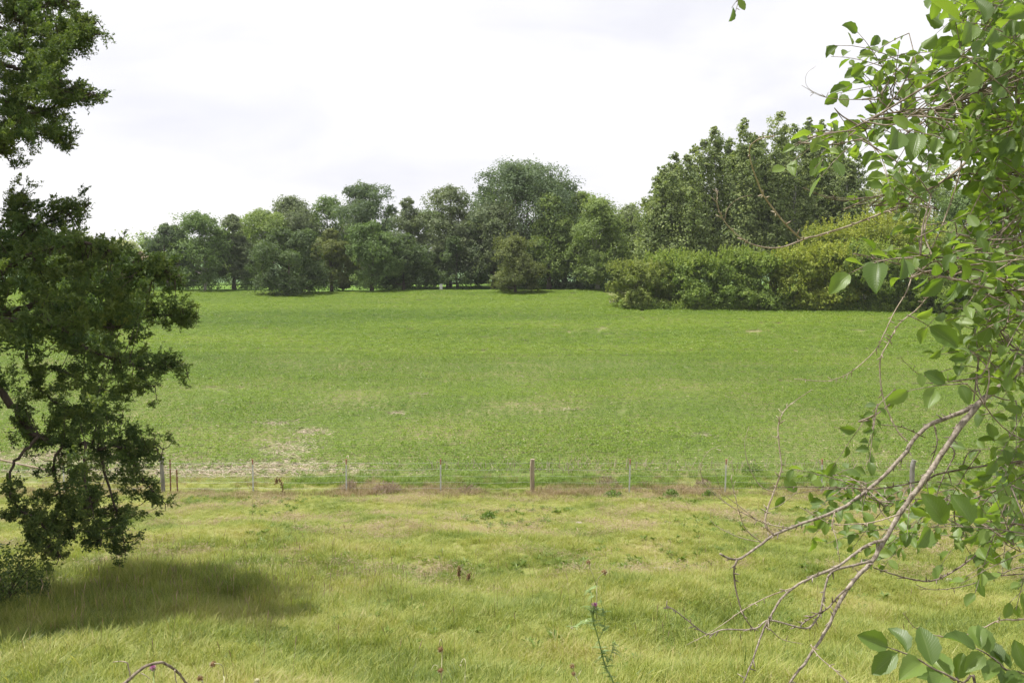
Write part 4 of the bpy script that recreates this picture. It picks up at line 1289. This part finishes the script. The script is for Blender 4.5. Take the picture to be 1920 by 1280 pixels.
LIMBS = [([(0, 22), (60, 20), (118, -4)], -0.5, 0.05), ([(0, 118), (55, 128), (112, 98), (150, 75), (186, 62)], 0.2, 0.06), ([(20, 60), (90, 50), (150, 55), (183, 40)], 0.6, 0.04),
         ([(10, 190), (80, 207), (130, 185), (174, 172)], -0.3, 0.05), ([(0, 150), (60, 160), (110, 140)], 0.8, 0.05), ([(0, 240), (70, 250), (132, 258)], 0.5, 0.04), ([(-10, 270), (12, 295), (24, 312)], 0.1, 0.03),
         ([(-30, 470), (40, 430), (48, 395), (35, 364)], 0.3, 0.03), ([(0, 455), (60, 428), (110, 410), (165, 386)], 0.0, 0.03),
         ([(0, 500), (120, 455), (200, 470), (280, 505), (335, 514)], -0.5, 0.06), ([(0, 585), (80, 570), (150, 600), (215, 612), (245, 572), (262, 556)], 0.4, 0.08),
         ([(215, 612), (290, 590), (330, 592), (368, 590)], 0.4, 0.04), ([(-10, 600), (80, 590), (160, 650), (250, 685), (348, 684)], -0.9, 0.07), ([(100, 690), (200, 730), (290, 722)], 0.9, 0.05),
         ([(-60, 640), (0, 728), (40, 790), (75, 818), (140, 832), (230, 835), (305, 842)], -0.3, 0.11), ([(75, 818), (40, 850), (18, 890), (30, 950), (75, 980), (112, 1040)], -0.8, 0.035),
         ([(120, 828), (100, 870), (118, 940), (140, 1005)], -0.4, 0.03), ([(190, 832), (200, 900), (222, 970), (235, 1030)], 0.3, 0.04), ([(240, 835), (262, 890), (310, 944)], 0.6, 0.03),
         ([(30, 600), (60, 700), (110, 760), (180, 790)], 0.7, 0.06), ([(160, 832), (160, 900), (175, 960), (190, 1015)], -0.6, 0.03)]
limb_pts, limb_d = [], []
for i, (ln, dy, r0) in enumerate(LIMBS):
    L = pxline(ln, JY + dy * 1.6, JY + dy * 2.2)
    if ln[0][0] <= 30:
        L = np.vstack([trunk_at(L[0][2] + 0.5), L])
    mb = MB(); knobbly(mb, L, r0 * 0.75, 0.007, 7, seed=i, sub=5, wob=0.5)
    part('limb', mb, M['junbark'], jun, smooth=True)
    S = smooth_line(L, 8)
    limb_pts.append(S); limb_d.append(unit(np.gradient(S, axis=0)))
LP = np.concatenate(limb_pts); LD = np.concatenate(limb_d)


def inpoly(x, y, poly):
    p = np.asarray(poly, float); c = np.zeros(np.shape(x), bool)
    j = len(p) - 1
    for i in range(len(p)):
        cond = ((p[i, 1] > y) != (p[j, 1] > y)) & (x < (p[j, 0] - p[i, 0]) * (y - p[i, 1]) / (p[j, 1] - p[i, 1] + 1e-9) + p[i, 0])
        c ^= cond; j = i
    return c


def sample_poly(poly, n, rg):
    p = np.asarray(poly, float); o_ = np.zeros((0, 2))
    while len(o_) < n:
        q = rg.uniform(p.min(0), p.max(0), (n * 3, 2))
        o_ = np.vstack([o_, q[inpoly(q[:, 0], q[:, 1], poly)]])
    return o_[:n]


JREG = [([(-20, -30), (112, -10), (80, 40), (120, 60), (165, 62), (168, 90), (150, 108), (120, 110), (130, 150), (118, 190), (100, 200), (122, 250), (80, 262), (40, 250), (20, 270), (0, 260), (-20, 270)], 300, 1.0),
        ([(-20, 395), (40, 408), (120, 440), (200, 470), (270, 505), (290, 530), (285, 580), (270, 640), (240, 690), (180, 660), (100, 640), (40, 640), (-20, 650)], 430, 1.0),
        ([(150, 560), (280, 560), (300, 620), (280, 650), (270, 730), (260, 800), (180, 790), (140, 700)], 135, 1.0),
        ([(60, 650), (160, 690), (200, 800), (260, 810), (270, 880), (200, 880), (140, 850), (80, 840), (40, 790)], 80, 1.0),
        ([(-20, 640), (60, 650), (40, 760), (-20, 760)], 20, 1.0),
        ([(130, 850), (270, 850), (262, 985), (225, 1020), (175, 1000), (150, 930)], 58, 1.0)]
cl = []
for poly, n_, s in JREG:
    xy = sample_poly(poly, n_, rj)
    for a, b in xy[vnoise(xy[:, 0], xy[:, 1], 42.0, 3) > 0.40]:
        cl.append((P(a, b, JY + rj.normal() * 1.3), s))
for S, (ln, dy, r0) in zip(limb_pts, LIMBS):                                  # foliage along every visible limb and at its tip
    k = int(10 + 1.1 * len(S))
    for _ in range(k):
        q = S[int(len(S) * rj.uniform(0.3, 1) ** 0.6) - 1]
        cl.append((q + rj.normal(size=3) * 0.13, 0.9))
    for q in S[-5:]:
        cl.append((q + rj.normal(size=3) * 0.04, 0.7))
cl = [(c, q) for c, q in cl if not (proj(c)[0] < 34 and 292 < proj(c)[1] < 396)]      # open air between the upper and lower boughs
nvis = len(cl)
for _ in range(2600):                                                          # the rest of the crown, outside the frame on the left and at the back
    z = jg[2] + rj.uniform(0.6, 13.5) ** 1.0
    rad = 5.0 * (1 - (z - jg[2]) / 15.0)
    a = rj.uniform(0, 6.28); q = rad * math.sqrt(rj.uniform(0.1, 1))
    p = np.array([jg[0] + q * math.cos(a), jg[1] - 0.6 + 1.15 * q * math.sin(a), z])
    u, v = proj(p)
    if u > -330 and 225 < v < 440:
        continue
    if u > -85 and not inpoly(np.array(u), np.array(v), JREG[1][0]):
        continue
    cl.append((p, 1.7))
tw = MB(); fo = [MB(), MB(), MB()]
for i, (c, s) in enumerate(cl):
    j = int(np.argmin(((LP - c) ** 2).sum(1)))
    if i < nvis and np.linalg.norm(LP[j] - c) < 0.8:
        m_ = (LP[j] + c) / 2 + np.array([0, 0, -0.05])
        tube(tw, [LP[j], m_, c], 0.008, 0.003, 4, cap=False)
    out_d = unit(c - trunk_at(c[2]) + np.array([0.3, 0, 0.0]))
    ns = 6
    lo = np.clip((c[2] - 5.0) / 3.0, -1, 1)                                   # low branches hang, high ones rise
    d = unit(out_d * 0.7 + rj.normal(size=(ns, 3)) * 0.42 + np.array([0, 0, 0.25 * lo]))
    L = 0.24 * s * rj.uniform(0.5, 1.25, (ns, 1))
    nl = 22
    t = rj.uniform(0.05, 1, (ns, nl, 1))
    c = c - out_d * 0.16 * (s < 1.5)
    base = c + d[:, None] * L[:, None] * t + rj.normal(size=(ns, nl, 3)) * 0.034 * s * (1.15 - t)
    dirs = unit(d[:, None] * 0.8 + rj.normal(size=(ns, nl, 3)) * 0.5)
    tt = np.clip(rj.normal(0.42, 0.14) + rj.normal(size=ns * nl) * 0.12 + 0.2 * (t.ravel() - 0.5), 0, 1)
    leaf_cloud(fo[i % 3 if s < 1.5 else 2], base.reshape(-1, 3), unit(rj.normal(size=(ns * nl, 3)) + np.array([0, 0, 0.5])), 0.062 * s * rj.uniform(0.6, 1.3, ns * nl), 0.36, rj, tt, fold=0.1, tdir=dirs.reshape(-1, 3))
part('twigs', tw, M['junbark'], jun)
for f in fo:
    part('foliage', f, M['juniper'], jun)

# dark low bush in the juniper's shade at the left edge
g = G(20, 1135)
bush = thing('shade_bush', g, 'dark low bush in the shade under the juniper at the left edge', 'bush')
mb = MB()
rb = np.random.default_rng(4)
n_ = 4200
a = rb.uniform(0, 6.28, n_); q = np.sqrt(rb.uniform(0, 1, n_)); 
C = np.stack([q * np.cos(a) * 0.75 - 0.2, q * np.sin(a) * 0.7, 0.95 * np.sqrt(1 - 0.92 * q ** 2) * rb.uniform(0.15, 1.05, n_)], -1) + rb.normal(size=(n_, 3)) * 0.05
leaf_cloud(mb, C + g, unit(rb.normal(size=(n_, 3)) + np.array([0, 0, 0.6])), 0.055 * rb.uniform(0.6, 1.4, n_), 0.5, rb, np.clip(rb.normal(0.4, 0.2, n_), 0, 1))
part('foliage', mb, M['juniper'], bush)
mb = MB()
for i in range(22):
    aa = rb.uniform(0, 6.28); e = np.array([math.cos(aa) * 0.6 - 0.15, math.sin(aa) * 0.55, rb.uniform(0.4, 0.95)])
    tube(mb, [g + np.array([-0.15, 0, -0.05]), g + e * np.array([0.4, 0.4, 0.55]), g + e], 0.012, 0.003, 5)
part('stem', mb, M['junbark'], bush)

# ------------------------------------------------------------------ elm on the right
re_ = np.random.default_rng(17)
EX = P(2010, 700, 4.3)[0]
eg = np.array([EX + 0.25, 4.6, float(hgt(EX + 0.25, 4.6))])
elm = thing('elm_tree', eg, 'near elm with serrated green leaves and bare lower twigs on the right', 'tree')
mb = MB()
knobbly(mb, [eg + np.array([0, 0, -0.2]), eg + np.array([-0.05, 0, 1.2]), eg + np.array([0.02, 0, 2.4]), eg + np.array([0.05, 0.1, 4.2]), eg + np.array([0.2, 0.1, 6.0])], 0.13, 0.07, 10, seed=2, sub=5, wob=0.05)
part('trunk', mb, M['elmbark'], elm, smooth=True)
BR = [  # bare lower branches (pixel line, Y at start, Y at end, r0, r1, pale?)
    ([(1990, 640), (1920, 690), (1880, 722), (1835, 757), (1800, 800), (1756, 866), (1733, 898), (1687, 963), (1658, 1012), (1634, 1052), (1593, 1097), (1577, 1126), (1545, 1186), (1508, 1243), (1478, 1282)], 3.9, 3.1, 0.026, 0.0055, 1),
    ([(1835, 757), (1800, 774), (1752, 792), (1719, 817), (1691, 857), (1646, 902), (1605, 935), (1565, 959), (1504, 981), (1451, 1004), (1410, 1032), (1382, 1049), (1350, 1038)], 3.75, 3.3, 0.016, 0.005, 1),
    ([(1382, 1049), (1376, 1069), (1380, 1105), (1390, 1142), (1402, 1166), (1417, 1182)], 3.3, 3.25, 0.006, 0.002, 0),
    ([(1658, 1012), (1630, 1020), (1605, 1036), (1573, 1060), (1524, 1081), (1488, 1101), (1463, 1125), (1443, 1158), (1427, 1190), (1415, 1227), (1394, 1280)], 3.35, 3.0, 0.010, 0.0035, 1),
    ([(1634, 1052), (1597, 1060), (1561, 1071), (1549, 1093), (1538, 1146), (1520, 1174), (1500, 1176), (1443, 1162), (1415, 1178), (1354, 1180), (1325, 1188), (1281, 1156), (1260, 1140), (1244, 1140)], 3.32, 3.0, 0.008, 0.002, 1),
    ([(1593, 1100), (1577, 1112), (1561, 1130), (1549, 1142), (1532, 1150), (1500, 1172)], 3.25, 3.2, 0.007, 0.003, 0),
    ([(1451, 1004), (1435, 983), (1439, 955), (1451, 922), (1465, 878), (1461, 833), (1459, 800), (1467, 776), (1482, 758), (1522, 730)], 3.35, 3.5, 0.006, 0.0015, 1),
    ([(1427, 1016), (1398, 991), (1386, 959), (1376, 920), (1370, 895)], 3.34, 3.3, 0.003, 0.001, 1),
    ([(1480, 990), (1440, 982), (1415, 972), (1374, 951), (1337, 926)], 3.36, 3.3, 0.0035, 0.001, 1),
    ([(1374, 951), (1340, 925), (1317, 898), (1315, 870), (1329, 845), (1352, 835)], 3.33, 3.3, 0.002, 0.001, 1),
    ([(1415, 972), (1382, 945), (1354, 922), (1341, 885)], 3.33, 3.3, 0.002, 0.001, 1),
    ([(1451, 922), (1425, 910), (1405, 875), (1396, 833), (1404, 800)], 3.38, 3.4, 0.0025, 0.001, 1),
    ([(1443, 955), (1465, 945), (1490, 925), (1500, 915)], 3.37, 3.4, 0.002, 0.001, 1),
    ([(1427, 1016), (1390, 1008), (1350, 990), (1334, 975), (1333, 955)], 3.33, 3.3, 0.0025, 0.001, 1),
    ([(1890, 866), (1768, 886), (1733, 900), (1646, 916), (1585, 914), (1500, 912), (1439, 914)], 3.7, 3.4, 0.007, 0.0015, 0),
    ([(1960, 985), (1870, 1000), (1841, 1028), (1809, 1056), (1776, 1077), (1744, 1089), (1699, 1083), (1666, 1073), (1638, 1063)], 3.6, 3.3, 0.008, 0.003, 0),
    ([(1990, 1075), (1920, 1062), (1870, 1078), (1809, 1098), (1750, 1105), (1718, 1096)], 3.5, 3.3, 0.004, 0.0015, 0),
    ([(1980, 1140), (1920, 1160), (1874, 1162), (1841, 1178), (1809, 1190), (1768, 1193), (1719, 1178), (1693, 1148)], 3.4, 3.1, 0.005, 0.0015, 1),
    ([(1520, 1208), (1536, 1231), (1565, 1255), (1592, 1280)], 3.12, 3.0, 0.003, 0.0025, 1),
    ([(1443, 1178), (1467, 1198), (1508, 1207)], 3.1, 3.1, 0.0025, 0.001, 1),
    ([(1488, 1101), (1440, 1118), (1390, 1145), (1340, 1180), (1288, 1208)], 3.1, 3.0, 0.003, 0.001, 1),
    ([(1565, 959), (1560, 985), (1568, 1010), (1575, 1055)], 3.4, 3.3, 0.003, 0.0015, 1),
    ([(1565, 978), (1535, 965), (1512, 962)], 3.4, 3.35, 0.002, 0.001, 1),
    ([(1687, 963), (1640, 978), (1600, 982), (1555, 980), (1500, 950)], 3.4, 3.3, 0.004, 0.0015, 1),
    ([(1920, 905), (1850, 925), (1790, 945), (1730, 935), (1650, 940)], 3.9, 3.7, 0.007, 0.002, 0),
    ([(1750, 792), (1757, 830), (1745, 870), (1738, 905), (1745, 940), (1758, 960)], 3.7, 3.6, 0.004, 0.0015, 0),
    ([(1795, 795), (1780, 830), (1790, 850), (1770, 890), (1756, 930), (1757, 960)], 3.75, 3.7, 0.006, 0.002, 0),
    # upper branches
    ([(2010, 30), (1920, 90), (1882, 124), (1852, 146), (1815, 172), (1762, 206), (1717, 240), (1680, 262)], 4.4, 3.9, 0.013, 0.003, 0),
    ([(2000, 170), (1890, 244), (1837, 281), (1800, 315), (1766, 341), (1732, 360), (1702, 384), (1657, 399), (1590, 424), (1515, 446), (1489, 437), (1440, 379), (1420, 340), (1405, 290), (1415, 265), (1452, 254)], 4.2, 3.1, 0.011, 0.0022, 1),
    ([(1515, 446), (1464, 464), (1425, 462), (1395, 450), (1362, 420), (1345, 385), (1346, 357)], 3.35, 3.2, 0.0038, 0.0018, 1),
    ([(1359, 412), (1365, 390), (1385, 372), (1412, 365)], 3.25, 3.2, 0.0016, 0.0008, 1),
    ([(1815, 172), (1760, 180), (1702, 184), (1616, 187), (1549, 183), (1507, 163)], 3.9, 3.6, 0.005, 0.001, 1),
    ([(1549, 183), (1515, 165), (1512, 140), (1530, 124)], 3.65, 3.6, 0.0012, 0.0007, 1),
    ([(1852, 146), (1800, 138), (1740, 140), (1687, 154)], 4.0, 3.9, 0.003, 0.001, 0),
    ([(1815, 180), (1740, 212), (1665, 212), (1616, 232), (1582, 247), (1534, 246), (1489, 272)], 3.8, 3.1, 0.007, 0.0016, 0),
    ([(1980, 280), (1871, 319), (1792, 330), (1729, 360), (1642, 369), (1567, 375), (1507, 352)], 4.1, 3.5, 0.010, 0.0015, 0),
    ([(1642, 369), (1590, 372), (1540, 366), (1505, 352)], 3.7, 3.55, 0.002, 0.001, 1),
    ([(1690, 391), (1650, 386), (1610, 388), (1578, 393)], 3.6, 3.5, 0.002, 0.001, 0),
    ([(1892, -30), (1905, 110), (1908, 277), (1895, 319), (1892, 356), (1886, 412), (1888, 500)], 4.5, 4.4, 0.020, 0.011, 0),
    ([(1815, 210), (1800, 319), (1777, 394), (1747, 465), (1717, 497), (1702, 542), (1676, 587), (1656, 629), (1639, 659), (1597, 696), (1552, 714), (1489, 710)], 3.9, 3.3, 0.005, 0.0015, 1),
    ([(1850, 340), (1800, 440), (1760, 520), (1725, 574), (1687, 606), (1665, 644), (1650, 677), (1654, 737), (1665, 771), (1684, 809), (1702, 827)], 3.8, 3.6, 0.003, 0.004, 1),
    ([(1990, 760), (1879, 715), (1830, 689), (1792, 689), (1732, 704), (1699, 681), (1688, 668)], 3.8, 3.5, 0.004, 0.001, 0),
    ([(1970, 560), (1852, 542), (1796, 524), (1751, 486), (1700, 472)], 3.2, 2.9, 0.006, 0.002, 0),
    ([(1796, 524), (1740, 512), (1700, 500), (1665, 490), (1620, 479), (1600, 474)], 3.0, 2.6, 0.004, 0.0015, 0),
    ([(1985, 690), (1900, 650), (1860, 602), (1840, 640), (1832, 700), (1826, 752)], 3.8, 3.6, 0.006, 0.004, 0),
    ([(1960, 840), (1880, 800), (1815, 722), (1760, 718), (1710, 719)], 3.3, 2.9, 0.004, 0.0015, 0),
    ([(1735, 820), (1690, 800), (1640, 795), (1610, 790)], 3.5, 3.2, 0.003, 0.001, 0),
    ([(2000, 440), (1940, 470), (1880, 470), (1800, 440)], 3.6, 3.3, 0.006, 0.002, 0),
    ([(1880, -60), (1700, -110), (1480, -70), (1400, -25), (1378, 24)], 4.2, 3.9, 0.008, 0.0015, 0),
    ([(1990, 1010), (1930, 985), (1860, 978), (1800, 968), (1750, 962)], 2.9, 2.6, 0.004, 0.0015, 0),
]
bpts, bdir, is_leafy = [], [], []
for i, (ln, ya, yb, r0, r1, pale) in enumerate(BR):
    L = pxline(ln, ya, yb)
    if ln[0][0] >= 1940:
        zt = L[0][2] - 0.3
        L = np.vstack([[eg[0], eg[1], zt], L])
    mb = MB()
    knobbly(mb, L, r0 * (0.62 if r0 > 0.006 else 0.75), r1 * 0.78, 7 if r0 > 0.006 else 5, seed=50 + i, sub=4, wob=0.1)
    if r0 > 0.0025:                                  # buds and short spurs
        S_ = smooth_line(L, 6)
        for q_ in range(int(len(S_) * 0.5)):
            k_ = int(re_.integers(1, len(S_) - 1)); dd_ = unit(unit(S_[k_ + 1] - S_[k_ - 1]) * 0.6 + unit(re_.normal(size=3)))
            rr_ = (r0 * (1 - k_ / len(S_)) + r1 * k_ / len(S_)) * 0.7
            ll_ = re_.uniform(0.006, 0.03)
            tube(mb, [S_[k_], S_[k_] + dd_ * (rr_ + ll_ * 0.6), S_[k_] + dd_ * (rr_ + ll_)], np.array([min(rr_, 0.0035), min(rr_, 0.0022), 0.0008]), 0, 4)
    part('branch' if r0 > 0.006 else 'twig', mb, (M['twigbark'] if r0 > 0.0075 and r0 != 0.011 else M['deadwood']) if pale else M['elmbark'], elm, smooth=True)
    S = smooth_line(L, 6)
    bpts.append(S); bdir.append(unit(np.gradient(S, axis=0)))
BP = np.concatenate(bpts)


# leaf shape: ovate with pointed tip, toothed edge, folded along the midrib
def leaf_shape(seed):
    rg = np.random.default_rng(seed)
    n_ = 9
    t = np.linspace(0, 1, n_)
    wv = 0.30 * np.sin(np.pi * t ** 0.95) ** 0.72
    wv[0], wv[-1] = 0.02, 0.0
    fold = rg.uniform(0.2, 0.85); curl = rg.uniform(-0.05, 0.45); twist = rg.normal() * 0.3
    V, lu, lv = [], [], []
    for k in range(n_):
        for s in (-1, -0.5, 0, 0.5, 1):
            ww = wv[k] * (1 + (0.09 if k % 2 else -0.03) * (abs(s) == 1))
            asym = 1.0 + 0.06 * s
            x_ = s * ww * asym; z_ = abs(s) * ww * fold - curl * (t[k] - 0.2) ** 2 + 0.015 * math.sin(7 * t[k] + 3 * s + seed) * abs(s)
            a = twist * t[k]
            V.append((x_ * math.cos(a) - z_ * math.sin(a), t[k], x_ * math.sin(a) + z_ * math.cos(a))); lu.append(s); lv.append(t[k])
    q = [(5 * k + j, 5 * k + j + 1, 5 * k + j + 6, 5 * k + j + 5) for k in range(n_ - 1) for j in range(4)]
    b = len(V)
    V += [(-0.012, -0.09, 0.01), (0.012, -0.09, 0.01)]; lu += [0, 0]; lv += [0, 0]      # leaf stalk
    q += [(b, b + 1, 3, 1)]
    return np.array(V), q, np.array(lu), np.array(lv)


SHAPES = [leaf_shape(s) for s in range(7)]
LEAFMESH = []
for k, (V, q, lu, lv) in enumerate(SHAPES):
    mb = MB(); mb.add(V, q, None, 0.2)
    LEAFMESH.append(mb.mesh('leaf', M['elmleaf'], smooth=True, extra={'lu': lu, 'lv': lv}))


def leaf_frame(d, nrm):
    y_ = unit(d); x_ = unit(np.cross(y_, nrm)); z_ = np.cross(x_, y_)
    return np.stack([x_, y_, z_], 1)          # columns


leaves = []      # (position, 3x3, size)


def spray(c, d, n_, L, size, rg, twigmb, face=0.5):
    """a leafy twig: leaves alternate in two ranks along it"""
    d = unit(np.asarray(d, float))
    pl = unit(np.array([0, 0, 1.0]) * rg.uniform(0.3, 1.0) + np.array([0, -1.0, 0]) * face * rg.uniform(0, 1.6) + rg.normal(size=3) * 0.35)
    sd = unit(np.cross(d, pl)); pl = np.cross(sd, d)
    droop = np.array([0, 0, -1.0]) * rg.uniform(0.0, 0.35) * L
    pts_ = [c + d * L * s + droop * s * s for s in np.linspace(0, 1, 5)]
    tube(twigmb, pts_, 0.0022, 0.001, 4, cap=False)
    for k in range(n_):
        s = (k + 0.7) / n_
        p = c + d * L * s + droop * s * s
        sg = 1 if k % 2 else -1
        ld = unit(d * rg.uniform(0.25, 0.9) + sd * sg * (1.0 if k < n_ - 1 else 0.1) + rg.normal(size=3) * 0.25 + np.array([0, 0, -0.25]))
        nn = unit(pl + rg.normal(size=3) * 0.45)
        sz = size * rg.uniform(0.45, 1.3) * (0.75 + 0.4 * s)
        leaves.append((p + ld * 0.09 * sz, leaf_frame(ld, nn), sz))


tw = MB()
# (polygon in the photograph, sprays, nearest and farthest Y, leaf length)
EREG = [([(1790, -30), (1960, -30), (1960, 430), (1850, 410), (1800, 260), (1745, 130), (1800, 60)], 170, 3.3, 4.7, 0.10),
        ([(1740, 90), (1810, 90), (1830, 270), (1740, 330), (1650, 250), (1600, 220), (1600, 160), (1690, 130)], 34, 3.2, 4.4, 0.085),
        ([(1600, 80), (1700, 75), (1720, 110), (1620, 150), (1595, 150)], 8, 3.4, 4.2, 0.08),
        ([(1530, 240), (1620, 200), (1700, 280), (1640, 320), (1560, 290)], 7, 3.0, 3.6, 0.095),
        ([(1620, 290), (1760, 300), (1760, 390), (1660, 370), (1620, 330)], 12, 3.0, 3.8, 0.09),
        ([(1690, 390), (1800, 400), (1930, 390), (1950, 620), (1850, 600), (1780, 560), (1720, 510), (1680, 440)], 42, 2.7, 3.9, 0.095),
        ([(1790, 560), (1950, 560), (1950, 700), (1880, 690), (1810, 640)], 26, 2.9, 4.0, 0.09),
        ([(1830, 650), (1960, 650), (1960, 900), (1850, 880), (1870, 760)], 24, 3.2, 4.4, 0.09),
        ([(1540, 900), (1640, 880), (1760, 900), (1900, 860), (1960, 1000), (1800, 1020), (1660, 1030), (1560, 960)], 66, 3.5, 4.9, 0.085),
        ([(1500, 880), (1580, 870), (1600, 920), (1520, 930)], 4, 3.5, 4.2, 0.09),
        ([(1880, 880), (1960, 880), (1960, 1100), (1850, 1060), (1860, 930)], 17, 2.6, 3.4, 0.095),
        ([(1590, 770), (1650, 765), (1650, 830), (1600, 840)], 3, 3.0, 3.4, 0.085)]
EREG = [(p_, int(k_ * 1.05), a_, b_, z_ * 0.69) for p_, k_, a_, b_, z_ in EREG]
for poly, k, ya, yb, sz in EREG:
    for a, b in sample_poly(poly, k, re_):
        Y = re_.uniform(ya, yb)
        c = P(a, b, Y)
        j = int(np.argmin(((BP - c) ** 2).sum(1)))
        away = unit(c - BP[j]) if np.linalg.norm(c - BP[j]) > 0.05 else re_.normal(size=3)
        d = unit(away * 0.5 + np.array([-0.75, -0.25, -0.1]) + re_.normal(size=3) * 0.5)
        L = re_.uniform(0.18, 0.34)
        c0 = c - d * L * 0.5
        if np.linalg.norm(BP[j] - c0) < 0.4:
            tube(tw, smooth_line([BP[j], (BP[j] + c0) / 2 + re_.normal(size=3) * 0.02, c0], 3), 0.0032, 0.0022, 4, cap=False)
        spray(c0, d, re_.integers(5, 9), L, sz * min(1.15, Y / 3.7), re_, tw)
# chosen twigs with their leaves
for ln, Y, n_, sz in [([(1712, 484), (1590, 474)], 2.6, 5, 0.105), ([(1580, 248), (1470, 278)], 3.1, 6, 0.085), ([(1815, 719), (1700, 719)], 2.9, 5, 0.09), ([(1700, 590), (1745, 606)], 2.9, 2, 0.1),
                      ([(1860, 542), (1740, 500)], 2.7, 9, 0.105), ([(1920, 1000), (1740, 962)], 2.6, 7, 0.11), ([(1880, 60), (1800, 20)], 3.0, 4, 0.12), ([(1900, 180), (1800, 90)], 3.0, 5, 0.115),
                      ([(1660, 190), (1600, 90)], 3.6, 6, 0.08), ([(1430, -60), (1372, 6)], 3.9, 6, 0.07), ([(1770, 260), (1680, 232)], 3.0, 5, 0.11)]:
    a, b = P(*ln[0], Y), P(*ln[1], Y * 0.99)
    spray(a, b - a, n_, float(np.linalg.norm(b - a)), sz * 0.82, re_, tw, face=1.2)
part('fine_twigs', tw, M['elmbark'], elm, kind='stuff')


def place_leaves(lst, root, limit, rg):
    vis = []
    for p, fr, sz in lst:
        u, v = proj(p)
        inside = -20 < u < 1935 and -20 < v < 1300
        vis.append((-(sz / max(0.5, p[1])) if inside else 1.0))
    order = np.argsort(vis)
    rest = MB(); LU, LV = [], []
    for r, i in enumerate(order):
        p, fr, sz = lst[i]
        k = int(rg.integers(len(SHAPES)))
        if r < limit:
            o = link('leaf', LEAFMESH[k], root)
            m4 = Matrix(np.vstack([np.hstack([fr * sz, (p - np.array(root.location))[:, None]]), [0, 0, 0, 1]]).tolist())
            o.matrix_local = m4
        else:
            V, q, lu, lv = SHAPES[k]
            rest.add((V * sz) @ fr.T + p, q, None, rg.uniform(0.2, 0.8)); LU.append(lu); LV.append(lv)
    if rest.n:
        part('leaves', rest, M['elmleaf'], root, smooth=True, kind='stuff', extra={'lu': np.concatenate(LU), 'lv': np.concatenate(LV)})


place_leaves(leaves, elm, 295, re_)
print('elm leaves', len(leaves))

# elm sucker at the bottom right
leaves = []
sg_ = np.array([P(1840, 1290, 3.0)[0], 3.0, 0.0]); sg_[2] = float(hgt(sg_[0], sg_[1]))
suck = thing('elm_sucker', sg_, 'young elm shoots with broad folded leaves at the bottom right', 'sapling')
tw = MB()
for ln, Y, n_, sz in [([(1830, 1292), (1805, 1278), (1756, 1255), (1703, 1227), (1660, 1211)], 2.75, 8, 0.115), ([(1905, 1300), (1880, 1250), (1850, 1225), (1830, 1215)], 2.9, 7, 0.1),
                      ([(1960, 1290), (1920, 1262), (1880, 1255)], 2.9, 5, 0.1), ([(1800, 1300), (1790, 1275), (1770, 1268)], 2.9, 5, 0.085)]:
    L = pxline(ln, Y)
    L2 = np.vstack([sg_ + np.array([0, 0, -0.03]), (sg_ + L[0]) / 2 + np.array([0.05, 0, -0.05]), L])
    mb = MB(); knobbly(mb, L2, 0.006, 0.0018, 5, seed=n_)
    part('shoot', mb, M['elmbark'], suck, smooth=True)
    S = smooth_line(L, 8)
    for k in range(n_):
        i = int((0.2 + 0.8 * (k + 0.5) / n_) * (len(S) - 1))
        d = unit(S[min(i + 1, len(S) - 1)] - S[max(0, i - 1)])
        s = 1 if k % 2 else -1
        nrm = unit(np.array([0, -0.7, 0.75]) + re_.normal(size=3) * 0.25)
        sd = unit(np.cross(d, nrm)) * s
        ld = unit(d * 0.55 + sd + re_.normal(size=3) * 0.15)
        if k == n_ - 1:
            ld = unit(d + re_.normal(size=3) * 0.1)
        leaves.append((S[i] + ld * 0.01, leaf_frame(ld, nrm), sz * re_.uniform(0.8, 1.15)))
place_leaves(leaves, suck, 100, re_)

# ------------------------------------------------------------------ thin summer haze over the fields
HAZE = True
if HAZE:
    hm, ht, hn, hl, ho = new_mat('haze')
    pv = hn('ShaderNodeVolumePrincipled')
    pv.inputs['Color'].default_value = (0.93, 0.95, 0.98, 1)
    pv.inputs['Density'].default_value = 0.00016
    pv.inputs['Anisotropy'].default_value = 0.2
    hl(pv.outputs[0], ho.inputs['Volume'])
    mb = MB(); box(mb, (0, 2000, 17.0), (10400, 4400, 36.0))
    hz = link('haze', mb.mesh('haze', hm))
    tag(hz, 'thin pale summer haze over the fields', 'haze', kind='stuff')
